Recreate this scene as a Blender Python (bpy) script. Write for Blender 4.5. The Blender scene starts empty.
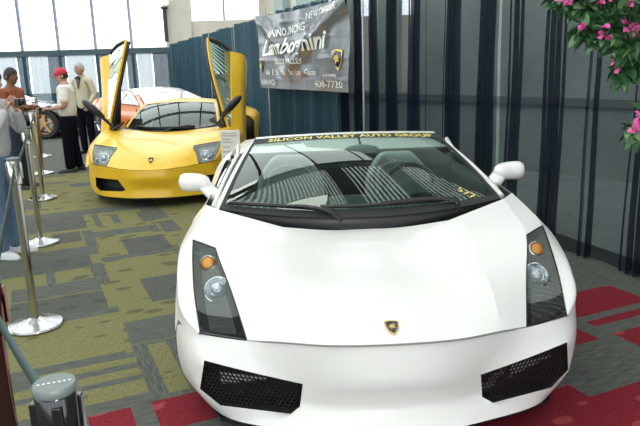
import bpy, math, random
import numpy as np
from mathutils import Vector, Matrix
SC = bpy.context.scene
COL = SC.collection
R = math.radians
random.seed(7)

# ------------------------------------------------------------------ materials
MATS = {}
def mat(name, col, rough=.5, metal=0., coat=0., noise=0., nscale=20., spec=.5, emit=None, es=1., bump=0., bscale=60., trans=0., sheen=0.):
    if name in MATS: return MATS[name]
    m = bpy.data.materials.new(name); m.use_nodes = True
    nt = m.node_tree; b = nt.nodes['Principled BSDF']
    c = (col[0], col[1], col[2], 1)
    b.inputs['Base Color'].default_value = c
    b.inputs['Roughness'].default_value = rough
    b.inputs['Metallic'].default_value = metal
    b.inputs['Coat Weight'].default_value = coat
    b.inputs['Coat Roughness'].default_value = .03
    b.inputs['Specular IOR Level'].default_value = spec
    b.inputs['Sheen Weight'].default_value = sheen
    if emit: b.inputs['Emission Color'].default_value = (*emit, 1); b.inputs['Emission Strength'].default_value = es
    if noise > 0 or bump > 0:
        tc = nt.nodes.new('ShaderNodeTexCoord'); n = nt.nodes.new('ShaderNodeTexNoise')
        n.inputs['Scale'].default_value = nscale; n.inputs['Detail'].default_value = 4
        nt.links.new(tc.outputs['Object'], n.inputs['Vector'])
        if noise > 0:
            mx = nt.nodes.new('ShaderNodeMixRGB'); mx.blend_type = 'MULTIPLY'; mx.inputs[0].default_value = noise
            mx.inputs[1].default_value = c
            rp = nt.nodes.new('ShaderNodeValToRGB'); rp.color_ramp.elements[0].color = (.35, .35, .35, 1); rp.color_ramp.elements[1].color = (1.35, 1.35, 1.35, 1)
            rp.color_ramp.elements[0].position = .3; rp.color_ramp.elements[1].position = .7
            nt.links.new(n.outputs['Fac'], rp.inputs[0]); nt.links.new(rp.outputs[0], mx.inputs[2]); nt.links.new(mx.outputs[0], b.inputs['Base Color'])
        if bump > 0:
            n2 = nt.nodes.new('ShaderNodeTexNoise'); n2.inputs['Scale'].default_value = bscale; n2.inputs['Detail'].default_value = 3
            nt.links.new(tc.outputs['Object'], n2.inputs['Vector'])
            bp = nt.nodes.new('ShaderNodeBump'); bp.inputs['Strength'].default_value = bump; bp.inputs['Distance'].default_value = .01
            nt.links.new(n2.outputs['Fac'], bp.inputs['Height']); nt.links.new(bp.outputs[0], b.inputs['Normal'])
    MATS[name] = m
    return m
def glass(name, tint, refl_rough=.0, ior=1.5, boost=1.0):
    """thin pane: coloured transmission with a fresnel reflection"""
    if name in MATS: return MATS[name]
    m = bpy.data.materials.new(name); m.use_nodes = True; nt = m.node_tree
    for n in list(nt.nodes):
        if n.type != 'OUTPUT_MATERIAL': nt.nodes.remove(n)
    out = [n for n in nt.nodes if n.type == 'OUTPUT_MATERIAL'][0]
    t = nt.nodes.new('ShaderNodeBsdfTransparent'); t.inputs[0].default_value = (*tint, 1)
    g = nt.nodes.new('ShaderNodeBsdfGlossy'); g.inputs['Roughness'].default_value = refl_rough; g.inputs['Color'].default_value = (.90*boost, 1*boost, .93*boost, 1)
    f = nt.nodes.new('ShaderNodeFresnel'); f.inputs[0].default_value = ior
    mx = nt.nodes.new('ShaderNodeMixShader')
    nt.links.new(f.outputs[0], mx.inputs[0]); nt.links.new(t.outputs[0], mx.inputs[1]); nt.links.new(g.outputs[0], mx.inputs[2]); nt.links.new(mx.outputs[0], out.inputs[0])
    MATS[name] = m
    return m
def sheer(name, col, clear, tr=.3):
    """woven see-through cloth: part clear, part diffuse, part translucent"""
    if name in MATS: return MATS[name]
    m = bpy.data.materials.new(name); m.use_nodes = True; nt = m.node_tree
    for n in list(nt.nodes):
        if n.type != 'OUTPUT_MATERIAL': nt.nodes.remove(n)
    out = [n for n in nt.nodes if n.type == 'OUTPUT_MATERIAL'][0]
    t = nt.nodes.new('ShaderNodeBsdfTransparent')
    d = nt.nodes.new('ShaderNodeBsdfDiffuse'); d.inputs[0].default_value = (*col, 1)
    l = nt.nodes.new('ShaderNodeBsdfTranslucent'); l.inputs[0].default_value = (*col, 1)
    tc = nt.nodes.new('ShaderNodeTexCoord'); w = nt.nodes.new('ShaderNodeTexWave'); w.wave_type = 'BANDS'; w.bands_direction = 'Z'
    w.inputs['Scale'].default_value = 18; w.inputs['Distortion'].default_value = 3; w.inputs['Detail'].default_value = 2; w.inputs['Detail Scale'].default_value = 6
    nt.links.new(tc.outputs['Object'], w.inputs['Vector'])
    mr = nt.nodes.new('ShaderNodeMapRange'); mr.inputs[3].default_value = clear * .8; mr.inputs[4].default_value = min(1, clear * 1.2)
    nt.links.new(w.outputs['Fac'], mr.inputs[0])
    m1 = nt.nodes.new('ShaderNodeMixShader'); m1.inputs[0].default_value = tr
    nt.links.new(d.outputs[0], m1.inputs[1]); nt.links.new(l.outputs[0], m1.inputs[2])
    m2 = nt.nodes.new('ShaderNodeMixShader'); nt.links.new(mr.outputs[0], m2.inputs[0]); nt.links.new(m1.outputs[0], m2.inputs[1]); nt.links.new(t.outputs[0], m2.inputs[2])
    nt.links.new(m2.outputs[0], out.inputs[0])
    MATS[name] = m
    return m

# ------------------------------------------------------------------ mesh builder
V = lambda *a: np.array(a, float)
class MB:
    def __init__(s): s.v = []; s.f = []; s.mi = []; s.cur = 0
    def add(s, vs, fs):
        o = len(s.v); s.v += [tuple(float(c) for c in p) for p in vs]
        for f in fs: s.f.append(tuple(i + o for i in f)); s.mi.append(s.cur)
        return s
    def box(s, lo, hi, rot=0, piv=None):
        x0, y0, z0 = lo; x1, y1, z1 = hi
        vs = [(x0,y0,z0),(x1,y0,z0),(x1,y1,z0),(x0,y1,z0),(x0,y0,z1),(x1,y0,z1),(x1,y1,z1),(x0,y1,z1)]
        if rot:
            c, n = math.cos(rot), math.sin(rot); px, py = piv or ((x0+x1)/2, (y0+y1)/2)
            vs = [(px+(x-px)*c-(y-py)*n, py+(x-px)*n+(y-py)*c, z) for x, y, z in vs]
        return s.add(vs, [(0,3,2,1),(4,5,6,7),(0,1,5,4),(1,2,6,5),(2,3,7,6),(3,0,4,7)])
    def grid(s, P, flip=False, closed_u=False):
        nr, nc = len(P), len(P[0]); vs = [p for r in P for p in r]; fs = []
        for i in range(nr - 1 + (1 if closed_u else 0)):
            for j in range(nc - 1):
                i2 = (i + 1) % nr
                a, b, c, d = i*nc+j, i*nc+j+1, i2*nc+j+1, i2*nc+j
                fs.append((a, d, c, b) if flip else (a, b, c, d))
        return s.add(vs, fs)
    def tube(s, pts, r, n=8, cap=True, sq=None):
        pts = [np.array(p, float) for p in pts]; m = len(pts)
        rs = r if isinstance(r, (list, tuple)) else [r] * m
        rings = []; up = None
        for i in range(m):
            t = pts[min(i+1, m-1)] - pts[max(i-1, 0)]; t = t / (np.linalg.norm(t) + 1e-12)
            if up is None:
                up = V(0, 0, 1) if abs(t[2]) < .9 else V(1, 0, 0)
            a = np.cross(t, up); a /= np.linalg.norm(a) + 1e-12; b = np.cross(a, t); up = b
            ra, rb = (rs[i], rs[i]) if sq is None else (rs[i], rs[i] * sq)
            rings.append([pts[i] + a * math.cos(2*math.pi*k/n) * ra + b * math.sin(2*math.pi*k/n) * rb for k in range(n)])
        fs = []
        for i in range(m - 1):
            for k in range(n):
                fs.append((i*n+k, i*n+(k+1) % n, (i+1)*n+(k+1) % n, (i+1)*n+k))
        if cap: fs += [tuple(reversed(range(n))), tuple((m-1)*n + k for k in range(n))]
        return s.add([p for r_ in rings for p in r_], fs)
    def lathe(s, prof, o=(0,0,0), axis='z', n=28, sx=1., sy=1.):
        vs = []; fs = []; m = len(prof)
        for r, h in prof:
            for k in range(n):
                a = 2*math.pi*k/n; x, y = r*math.cos(a)*sx, r*math.sin(a)*sy
                p = (x, y, h) if axis == 'z' else ((h, x, y) if axis == 'x' else (y, h, x))
                vs.append((o[0]+p[0], o[1]+p[1], o[2]+p[2]))
        for i in range(m - 1):
            for k in range(n): fs.append((i*n+k, i*n+(k+1) % n, (i+1)*n+(k+1) % n, (i+1)*n+k))
        return s.add(vs, fs)
    def prism(s, poly, fn, d0, d1):
        """extrude 2-D polygon; fn(u, v, d) -> 3-D"""
        n = len(poly); vs = [fn(u, v, d0) for u, v in poly] + [fn(u, v, d1) for u, v in poly]
        fs = [tuple(range(n)), tuple(reversed(range(n, 2*n)))] + [(i, n+i, n+(i+1) % n, (i+1) % n) for i in range(n)]
        return s.add(vs, fs)
    def ball(s, c, r, n=16, m=10, sc=(1,1,1)):
        P = [[(c[0]+r*sc[0]*math.sin(math.pi*i/m)*math.cos(2*math.pi*k/n), c[1]+r*sc[1]*math.sin(math.pi*i/m)*math.sin(2*math.pi*k/n), c[2]+r*sc[2]*math.cos(math.pi*i/m)) for k in range(n+1)] for i in range(m+1)]
        return s.grid(P, flip=True)
    def build(s, name, m, parent=None, smooth=40, sub=0, solid=0, bevel=0, merge=True):
        me = bpy.data.meshes.new(name); me.from_pydata(s.v, [], s.f)
        ms = m if isinstance(m, (list, tuple)) else [m]
        for x in ms: me.materials.append(x)
        if len(ms) > 1:
            for p, i in zip(me.polygons, s.mi): p.material_index = i
        import bmesh
        bm = bmesh.new(); bm.from_mesh(me)
        if merge: bmesh.ops.remove_doubles(bm, verts=bm.verts, dist=1e-5)
        bmesh.ops.recalc_face_normals(bm, faces=bm.faces)
        bm.to_mesh(me); bm.free()
        o = bpy.data.objects.new(name, me); COL.objects.link(o)
        if smooth:
            me.shade_smooth(); me.set_sharp_from_angle(angle=R(smooth))
        if bevel:
            md = o.modifiers.new('bevel', 'BEVEL'); md.width = bevel; md.segments = 2; md.limit_method = 'ANGLE'; md.angle_limit = R(40)
        if solid:
            md = o.modifiers.new('solid', 'SOLIDIFY'); md.thickness = solid; md.offset = 0
        if sub:
            md = o.modifiers.new('sub', 'SUBSURF'); md.levels = sub; md.render_levels = sub
        if parent: o.parent = parent
        return o
def empty(name, loc=(0,0,0), rz=0):
    o = bpy.data.objects.new(name, None); COL.objects.link(o); o.location = loc; o.rotation_euler = (0, 0, rz); o.empty_display_size = .1
    return o
def tag(o, label=None, cat=None, group=None, kind=None):
    for k, v in (('label', label), ('category', cat), ('group', group), ('kind', kind)):
        if v: o[k] = v
    return o
def children(o): return [c for c in COL.objects if c.parent == o]
def copy_tree(o, parent=None):
    c = o.copy(); COL.objects.link(c)
    if parent: c.parent = parent
    for ch in children(o): copy_tree(ch, c)
    return c
def cr(pts, n):
    """Catmull-Rom through pts, n spans each"""
    P = [np.array(p, float) for p in pts]; P = [2*P[0]-P[1]] + P + [2*P[-1]-P[-2]]; out = []
    for i in range(1, len(P) - 2):
        for k in range(n):
            t = k / n; a, b, c, d = P[i-1:i+3]
            out.append(.5*((2*b) + (c-a)*t + (2*a-5*b+4*c-d)*t*t + (3*b-a-3*c+d)*t**3))
    out.append(P[-2]); return out
def patch(C, nr, nc, mirror=False):
    """C rows x cols control grid -> dense grid, optional mirrored copy joined at column 0"""
    cols = [cr([row[j] for row in C], nr) for j in range(len(C[0]))]
    rows = [[c[i] for c in cols] for i in range(len(cols[0]))]
    out = []
    for r in rows:
        if mirror:
            full = [p * V(-1, 1, 1) for p in reversed(r[1:])] + list(r); out.append(cr(full, nc))
        else: out.append(cr(r, nc))
    return out
def mir(P): return [[p * V(-1, 1, 1) for p in r] for r in P]
def text_mesh(body, bold=0., extrude=0., shear=0., spacing=1.):
    """2-D outline text as (verts, faces), origin left baseline, height about 0.7"""
    cu = bpy.data.curves.new('lettering', 'FONT'); cu.body = body; cu.offset = bold; cu.extrude = extrude; cu.shear = shear; cu.space_character = spacing; cu.resolution_u = 3
    ob = bpy.data.objects.new('lettering', cu); COL.objects.link(ob)
    dg = bpy.context.evaluated_depsgraph_get(); dg.update()
    me = bpy.data.meshes.new_from_object(ob.evaluated_get(dg)); vs = [tuple(v.co) for v in me.vertices]; fs = [tuple(p.vertices) for p in me.polygons]
    bpy.data.objects.remove(ob); bpy.data.meshes.remove(me); bpy.data.curves.remove(cu)
    return np.array(vs), fs
def text_on(mb, body, fn, bold=0., shear=0., spacing=1.):
    """map lettering onto a surface: fn(u 0..1 along the text, v 0..1 cap height) -> point"""
    vs, fs = text_mesh(body, bold, 0, shear, spacing); lo = vs.min(0); hi = vs.max(0)
    mb.add([fn((p[0]-lo[0])/(hi[0]-lo[0]), (p[1]-lo[1])/(hi[1]-lo[1])) for p in vs], fs)
# ------------------------------------------------------------------ sports cars
M_white = mat('white_paint', (.80, .785, .755), .3, coat=.35, noise=.03, nscale=3)
M_yellow = mat('yellow_paint', (.83, .50, .02), .34, coat=.3, noise=.04, nscale=3)
M_black = mat('black_plastic', (.012, .012, .013), .4, noise=.1)
M_gloss = mat('gloss_black', (.01, .01, .011), .12, coat=.5, noise=.05)
M_under = mat('underbody', (.01, .01, .01), .8, noise=.1)
M_tyre = mat('tyre_rubber', (.018, .018, .018), .7, bump=.2)
M_rim = mat('alloy', (.55, .55, .56), .28, metal=1, noise=.05)
M_chrome = mat('chrome', (.8, .8, .8), .09, metal=1, noise=.02)
M_lampbed = mat('lamp_bed', (.17, .18, .17), .35, noise=.2, nscale=30)
M_reflect = mat('lamp_reflector', (.75, .76, .78), .12, metal=1, noise=.03)
M_lens = mat('lamp_lens', (.50, .54, .58), .05, metal=.5, coat=1, noise=.05)
M_amber = mat('amber_lens', (.85, .33, .04), .2, coat=.8, noise=.1)
M_gold = mat('gold_trim', (.72, .52, .16), .35, metal=.6, noise=.05)
M_leather = mat('pale_leather', (.42, .45, .44), .55, bump=.1)
M_dash = mat('dash_grey', (.17, .19, .18), .65, bump=.15)
M_cabin = mat('cabin_dark', (.025, .028, .028), .8, noise=.1)
M_pipe = mat('seat_piping', (.75, .76, .72), .5, noise=.05)
M_screen = glass('windscreen_glass', (.52, .66, .60), ior=1.62)
M_side = glass('side_glass', (.45, .55, .52), ior=1.5)
M_cover = glass('lamp_cover', (.9, .92, .92), ior=1.16)
M_letter = mat('yellow_lettering', (.80, .66, .16), .5, noise=.05)
M_seam = mat('shut_line', (.22, .22, .22), .7, noise=.1)

def interp(tab, y):
    ys = [t[0] for t in tab]
    return np.array([np.interp(y, ys, [t[k] for t in tab]) for k in range(1, len(tab[0]))])
def smooth_tab(tab, n=8):
    return [tuple(p) for p in cr(tab, n)]

def make_wheel(root, x, y, r, side, tyre=M_tyre, rim=M_rim, spokes=5, w=.22):
    e = empty('wheel'); e.parent = root; e.location = (x, y, r)
    t = MB(); t.lathe([(r*.66, -w/2*.9), (r*.9, -w/2), (r*.985, -w/2*.8), (r, -w/4), (r, w/4), (r*.985, w/2*.8), (r*.9, w/2), (r*.66, w/2*.9)], axis='x', n=36); t.build('tyre', tyre, e)
    b = MB(); b.lathe([(r*.68, -w/2*.8), (r*.68, w/2*.85), (r*.63, w/2*.85), (r*.60, 0), (r*.58, -w/2*.5)], axis='x', n=36)
    f = side * w/2*.7
    for k in range(spokes):
        a = 2*math.pi*k/spokes + .3
        b.tube([(f, .05*math.cos(a), .05*math.sin(a)), (f*1.1, r*.35*math.cos(a), r*.35*math.sin(a)), (f*.95, r*.64*math.cos(a), r*.64*math.sin(a))], [r*.13, r*.10, r*.15], n=8, sq=.5)
    b.lathe([(0, f*1.2), (r*.16, f*1.15), (r*.18, f*.8), (r*.18, -f*.4)], axis='x', n=20); b.build('rim', rim, e)
    d = MB(); d.lathe([(0, 0), (r*.5, 0), (r*.5, -side*.02), (0, -side*.02)], (side*.01, 0, 0), axis='x', n=24); d.build('brake_disc', M_rim, e)
    return e

def car_front(root, G, paint, seam_gap=True, lamp_fn=None):
    """bonnet, headlights and front wings from a control grid: rows from nose to screen, columns centre to lamp outer edge"""
    nr, nc = 6, 5
    Hn = [[np.array(p, float) for p in row] for row in G]
    hood = patch([r[:3] for r in Hn], nr, nc, mirror=True)
    sh = patch([r[2:4] for r in Hn], nr, nc)
    b = MB(); b.grid(hood); b.grid(sh); b.grid(mir(sh))
    b.build('bonnet', paint, root, smooth=12, sub=0)
    wing = patch([r[3:5] for r in Hn], nr, nc)[2*nr:]
    # lamps
    lp = patch([r[3:5] for r in Hn[:3]], nr, nc)
    # keep identical border: recompute from the full grid
    lp = patch([r[3:5] for r in Hn], nr, nc)[:2*nr+1]
    return hood, sh, wing, lp, [r[-1] for r in patch([r[3:5] for r in Hn], nr, nc)]

def side_panel(T, S, B, y0, y1, n, m=8, bulge=.012):
    P = []
    for i in range(n + 1):
        y = y0 + (y1 - y0) * i / n
        t = interp(T, y); s_ = interp(S, y); bt = B(y)
        mid = V(s_[0] + bulge, .45*s_[1] + .55*bt[1]) if s_[1] - bt[1] > .12 else V((s_[0]+bt[0])/2, (s_[1]+bt[1])/2)
        prof = cr([V(t[0], y, t[1]), V(s_[0], y, s_[1]), V(mid[0], y, mid[1]), V(bt[0], y, bt[1])], m)
        P.append(prof)
    return P

def headlight(root, lp, side, bed, spots, split=None, cover=M_cover, depth=.035, rim_m=M_gloss):
    """lp grid (mirrored already). spots: (s, t, kind, radius)"""
    nr, nc = len(lp), len(lp[0])
    A = np.array(lp)
    def at(s, t):
        i = s * (nr - 1); j = t * (nc - 1); i0 = min(int(i), nr - 2); j0 = min(int(j), nc - 2); a, b_ = i - i0, j - j0
        return A[i0, j0]*(1-a)*(1-b_) + A[i0+1, j0]*a*(1-b_) + A[i0, j0+1]*(1-a)*b_ + A[i0+1, j0+1]*a*b_
    def nor(s, t):
        n = np.cross(at(s, min(t+.05, 1)) - at(s, max(t-.05, 0)), at(min(s+.05, 1), t) - at(max(s-.05, 0), t)); n /= np.linalg.norm(n)
        return n if n[2] > 0 else -n
    bedP = [[at(i/12, j/5) - nor(i/12, j/5) * (depth if 0 < i < 12 and 0 < j < 5 else .004) for j in range(6)] for i in range(13)]
    b = MB(); b.grid(bedP)
    if split is not None:
        k = int(split * 12 + .5)
        b.mi = [1 if (f // 5) < k else 0 for f in range(len(b.f))]
    h = b.build('headlight', [bed, M_black], root, smooth=0)
    for s, t, kind, r in spots:
        c = at(s, t) - nor(s, t) * depth * .9; n = nor(s, t); n = n*.55 + V(0, -.75, .25); n /= np.linalg.norm(n)
        q = Vector(n).to_track_quat('Z', 'Y').to_matrix()
        def lat(mb, prof):
            o = MB(); o.lathe(prof, n=24); vs = [np.array(q @ Vector(p)) + c for p in o.v]; mb.add(vs, o.f)
        if kind == 'amber':
            k = MB(); lat(k, [(r, .004), (r*1.05, .012), (r*.95, .014), (r*.8, .004), (r*.8, 0)]); k.build('lamp_bezel', M_reflect, h)
            k = MB(); lat(k, [(r*.8, .004), (r*.72, .016), (r*.45, .022), (0, .024)]); k.build('turn_indicator', M_amber, h)
        else:
            k = MB(); lat(k, [(r*1.02, 0), (r*1.08, .016), (r, .018), (r*.9, .01), (r*.66, .0), (r*.66, -.002)]); k.build('lamp_bezel', M_reflect, h)
            k = MB(); lat(k, [(r*.66, 0), (r*.62, .015), (r*.42, .028), (r*.2, .034), (0, .036)]); k.build('projector_lens', M_lens, h)
    k = MB(); k.grid([[at(i/10, j/4) + nor(i/10, j/4)*.001 for j in range(5)] for i in range(11)]); k.build('lamp_cover', cover, h)
    k = MB(); ring = [at(0, j/4) for j in range(5)] + [at(i/10, 1) for i in range(1, 11)] + [at(1, 1-j/4) for j in range(1, 5)] + [at(1-i/10, 0) for i in range(1, 11)]
    k.tube(ring, .0035, n=6, cap=False); k.build('lamp_seal', rim_m, h)
    return at, nor

def hex_grille(root, poly, plane, depth=.07, cell=.0195, wire=.0022, back=None):
    """poly: opening corners in 3-D; honeycomb wires inside, box walls behind"""
    P = [np.array(p, float) for p in poly]; c = sum(P) / len(P)
    n = np.zeros(3)
    for i in range(len(P)): n += np.cross(P[i] - c, P[(i+1) % len(P)] - c)
    n /= np.linalg.norm(n)
    if n[1] > 0: n = -n
    ux = V(1, 0, 0) - n * n[0]; ux /= np.linalg.norm(ux); uz = np.cross(ux, n); uz = uz if uz[2] > 0 else -uz
    Q = [((p - c) @ ux, (p - c) @ uz) for p in P]
    def inside(x, y):
        r = False
        for i in range(len(Q)):
            (x1, y1), (x2, y2) = Q[i], Q[i-1]
            if (y1 > y) != (y2 > y) and x < (x2-x1)*(y-y1)/(y2-y1) + x1: r = not r
        return r
    g = MB(); a = cell / math.sqrt(3)
    xs = [q[0] for q in Q]; ys = [q[1] for q in Q]; j = 0; y = min(ys)
    while y < max(ys):
        x = min(xs) + (cell/2 if j % 2 else 0)
        while x < max(xs):
            if inside(x*1.05, y*1.07):
                o = []; 
                for sc, dz in ((1., 0), (.74, 0), (.74, .006)):
                    o += [c + ux*(x + a*sc*math.sin(math.pi/3*k)) + uz*(y + a*sc*math.cos(math.pi/3*k)) - n*(.012 + dz) for k in range(6)]
                g.add(o, [(k, (k+1) % 6, 6+(k+1) % 6, 6+k) for k in range(6)] + [(6+k, 6+(k+1) % 6, 12+(k+1) % 6, 12+k) for k in range(6)])
            x += cell
        y += a * 1.5; j += 1
    gr = g.build('grille', M_black, root, smooth=0, merge=False)
    w = MB(); m = len(P); inner = [p - n*depth*.9 + (c - p)*.12 for p in P]
    w.add(P + inner, [(i, (i+1) % m, m+(i+1) % m, m+i) for i in range(m)] + [tuple(range(m, 2*m))]); w.build('duct', M_black, gr, smooth=0)
    if back:
        r = MB(); lo, hi = back
        r.add([c + ux*x + uz*z - n*depth*.35 for x, z in ((lo[0], lo[1]), (hi[0], lo[1]*.2+hi[1]*.8-.0), (hi[0], hi[1]), (lo[0], hi[1]))], [(0, 1, 2, 3)]); r.build('radiator', mat('radiator_grey', (.5, .5, .5), .5, noise=.3, nscale=60), gr, smooth=0)
    return gr

def emblem(root, c, n, w):
    n = np.array(n, float); n /= np.linalg.norm(n); ux = V(1, 0, 0); uz = np.cross(ux, n); uz = uz if uz[2] > 0 else -uz
    sh = [(-.5, .42), (-.3, .47), (0, .5), (.3, .47), (.5, .42), (.47, .1), (.36, -.2), (.18, -.43), (0, -.56), (-.18, -.43), (-.36, -.2), (-.47, .1)]
    fn = lambda k, h: (lambda u, v, d: np.array(c) + ux*u*w*k + uz*v*w*k*1.45 + n*d)
    e = MB(); e.prism(sh, fn(1, 0), 0, .004); o = e.build('badge', M_gold, root, smooth=0)
    e = MB(); e.prism(sh, fn(.84, 0), .003, .005); e.build('badge_field', M_gloss, o, smooth=0)
    bull = [(-.24, .02), (-.12, .16), (.02, .14), (.12, .24), (.2, .12), (.14, .0), (.2, -.14), (.1, -.12), (.04, -.06), (-.06, -.2), (-.14, -.18), (-.1, -.04), (-.22, -.1)]
    e = MB(); e.prism(bull, fn(.95, 0), .004, .0062); e.build('badge_bull', M_gold, o, smooth=0)
    return o

def bumper(root, paint, Vt, sub=2):
    """half front bumper from named points, mirrored"""
    F = ['T0 T1 U1 U0', 'T1 T2 F U1', 'T2 T3 X F', 'T3 T4 A X', 'T4 T5 Y A', 'T5 T6 S6 Y', 'U0 U1 V1 V0', 'U1 F E V1', 'V0 V1 L1 L0', 'V1 E L2 L1', 'E D L3 L2', 'D C L4 L3', 'C B Z L4', 'A Y Z B', 'Y S6 S7 Z', 'Z S7 L8 L4']
    b = MB(); names = list(Vt); vs = [np.array(Vt[k], float) for k in names]; ix = {k: i for i, k in enumerate(names)}
    fs = [tuple(ix[k] for k in f.split()) for f in F]
    b.add(vs, fs); b.add([p * V(-1, 1, 1) for p in vs], fs)
    me_o = b.build('bumper', paint, root, smooth=180)
    cre = set()
    for ring in ('F X A B C D E F', 'T0 T1 T2 T3 T4 T5 T6', 'U0 U1 F', 'V0 V1 E', 'L0 L1 L2 L3 L4 L8', 'C Z', 'B Z', 'A Y'):
        k = ring.split(); w = 1.0 if len(k) > 5 else .6
        for a, c in zip(k, k[1:]):
            for sx in (1, -1): cre.add((tuple(np.round(np.array(Vt[a])*[sx, 1, 1], 4)), tuple(np.round(np.array(Vt[c])*[sx, 1, 1], 4)), w))
    me = me_o.data; at = me.attributes.new('crease_edge', 'FLOAT', 'EDGE')
    look = {}
    for a, c, w in cre: look[frozenset((a, c))] = w
    for e in me.edges:
        a, c = (tuple(np.round(np.array(me.vertices[i].co), 4) + 0.) for i in e.vertices)
        w = look.get(frozenset((a, c)))
        if w is None and a[0] == 0 and c[0] == 0: w = 0
        at.data[e.index].value = w or 0
    av = me.attributes.new('crease_vert', 'FLOAT', 'POINT'); sharp = {tuple(np.round(np.array(Vt[q])*[sx, 1, 1], 4)) for q in ('F','A','B','C','D','E') for sx in (1, -1)}
    for v in me.vertices:
        if tuple(np.round(np.array(v.co), 4) + 0.) in sharp: av.data[v.index].value = 1.
    md = me_o.modifiers.new('sub', 'SUBSURF'); md.levels = sub; md.render_levels = sub
    # lip underneath
    k = MB(); line = [V(*Vt[x]) for x in ('L0', 'L1', 'L2', 'L3', 'L4', 'L8')]
    full = [p*V(-1, 1, 1) for p in reversed(line[1:])] + line
    k.grid([[p + V(0, .012, .0) for p in full], [p + V(0, .018, -.022) for p in full], [V(p[0]*.95, p[1]+.30, p[2]-.01) for p in full]]); k.build('front_splitter', M_black, root, smooth=30)
    return me_o

def seat(root, x, y, z, m=M_leather):
    s = empty('seat'); s.parent = root; s.location = (x, y, z)
    P = []
    for i in range(11):
        h = i/10; row = []
        w = .25 - .02*h if h < .7 else .235 - .13*((h-.7)/.3)**1.6
        for j in range(9):
            u = -1 + j/4; row.append(V(u*w, .25*h + .05*(1-abs(u)**3) * (-1) * 0 - .06*abs(u)**3*(1-h*.6), .62*h))
        P.append(row)
    b = MB(); b.grid(P); b.build('backrest', m, s, smooth=60, solid=.09, sub=1)
    b = MB(); b.box((-.24, -.48, -.02), (.24, .02, .10)); b.build('cushion', m, s, bevel=.04)
    b = MB(); b.tube(cr([(-.17, -.03, .12), (-.16, .06, .40), (-.13, .13, .52), (0, .16, .555), (.13, .13, .52), (.16, .06, .40), (.17, -.03, .12)], 5), .004, n=6); b.build('piping', M_pipe, s)
    return s
# ------------------------------------------------------------------ carpet
e1 = V(math.cos(R(24)), math.sin(R(24))); e2 = V(-e1[1], e1[0])
def carpet_mat(name, base, dark, scale, leaf, leafc):
    m = bpy.data.materials.new(name); m.use_nodes = True; nt = m.node_tree; b = nt.nodes['Principled BSDF']; b.inputs['Roughness'].default_value = .95; b.inputs['Specular IOR Level'].default_value = .15
    tc = nt.nodes.new('ShaderNodeTexCoord'); mp = nt.nodes.new('ShaderNodeMapping'); mp.inputs['Rotation'].default_value = (0, 0, -R(24)); nt.links.new(tc.outputs['Object'], mp.inputs[0])
    mp2 = nt.nodes.new('ShaderNodeMapping'); mp2.inputs['Scale'].default_value = scale; nt.links.new(mp.outputs[0], mp2.inputs[0])
    n = nt.nodes.new('ShaderNodeTexNoise'); n.inputs['Scale'].default_value = 1; n.inputs['Detail'].default_value = 3; nt.links.new(mp2.outputs[0], n.inputs['Vector'])
    r = nt.nodes.new('ShaderNodeValToRGB'); r.color_ramp.elements[0].position = .38; r.color_ramp.elements[1].position = .62; r.color_ramp.elements[0].color = (*dark, 1); r.color_ramp.elements[1].color = (*base, 1); nt.links.new(n.outputs['Fac'], r.inputs[0])
    last = r.outputs[0]
    if leaf:
        mp3 = nt.nodes.new('ShaderNodeMapping'); mp3.inputs['Scale'].default_value = (4.2, 7.5, 1); mp3.inputs['Rotation'].default_value = (0, 0, .6); nt.links.new(mp.outputs[0], mp3.inputs[0])
        v = nt.nodes.new('ShaderNodeTexVoronoi'); v.inputs['Scale'].default_value = 1; v.inputs['Randomness'].default_value = 1; nt.links.new(mp3.outputs[0], v.inputs['Vector'])
        r2 = nt.nodes.new('ShaderNodeValToRGB'); r2.color_ramp.elements[0].position = leaf; r2.color_ramp.elements[1].position = leaf + .02; r2.color_ramp.elements[0].color = (1, 1, 1, 1); r2.color_ramp.elements[1].color = (0, 0, 0, 1); nt.links.new(v.outputs['Distance'], r2.inputs[0])
        mx = nt.nodes.new('ShaderNodeMixRGB'); nt.links.new(r2.outputs[0], mx.inputs[0]); nt.links.new(last, mx.inputs[1]); mx.inputs[2].default_value = (*leafc, 1); last = mx.outputs[0]
    nt.links.new(last, b.inputs['Base Color'])
    return m
CG = carpet_mat('carpet_olive', (.205, .198, .085), (.142, .137, .060), (90, 60, 1), .27, (.105, .105, .052))
CGp = carpet_mat('carpet_olive_plain', (.21, .20, .088), (.147, .14, .063), (130, 30, 1), .17, (.11, .115, .055))
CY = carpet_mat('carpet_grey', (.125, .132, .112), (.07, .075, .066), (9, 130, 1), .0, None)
CYv = carpet_mat('carpet_grey_across', (.125, .132, .112), (.07, .075, .066), (130, 9, 1), .0, None)
CYl = carpet_mat('carpet_grey_leaf', (.112, .118, .10), (.065, .068, .06), (90, 60, 1), .28, (.07, .075, .066))
CR = carpet_mat('carpet_red', (.235, .020, .032), (.155, .014, .022), (90, 60, 1), .22, (.30, .05, .055))
RECT = []   # a0, a1, b0, b1, material number
GREEN, PLAIN, GREY, ACROSS, GLEAF, RED = range(6)
def rect(a0, a1, b0, b1, m): RECT.append((a0, a1, b0, b1, m))
rect(-40, 40, -30, 60, GREY)
rect(-40, 2.2, 3.14, 60, GREEN)
rr = random.Random(11)

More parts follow.
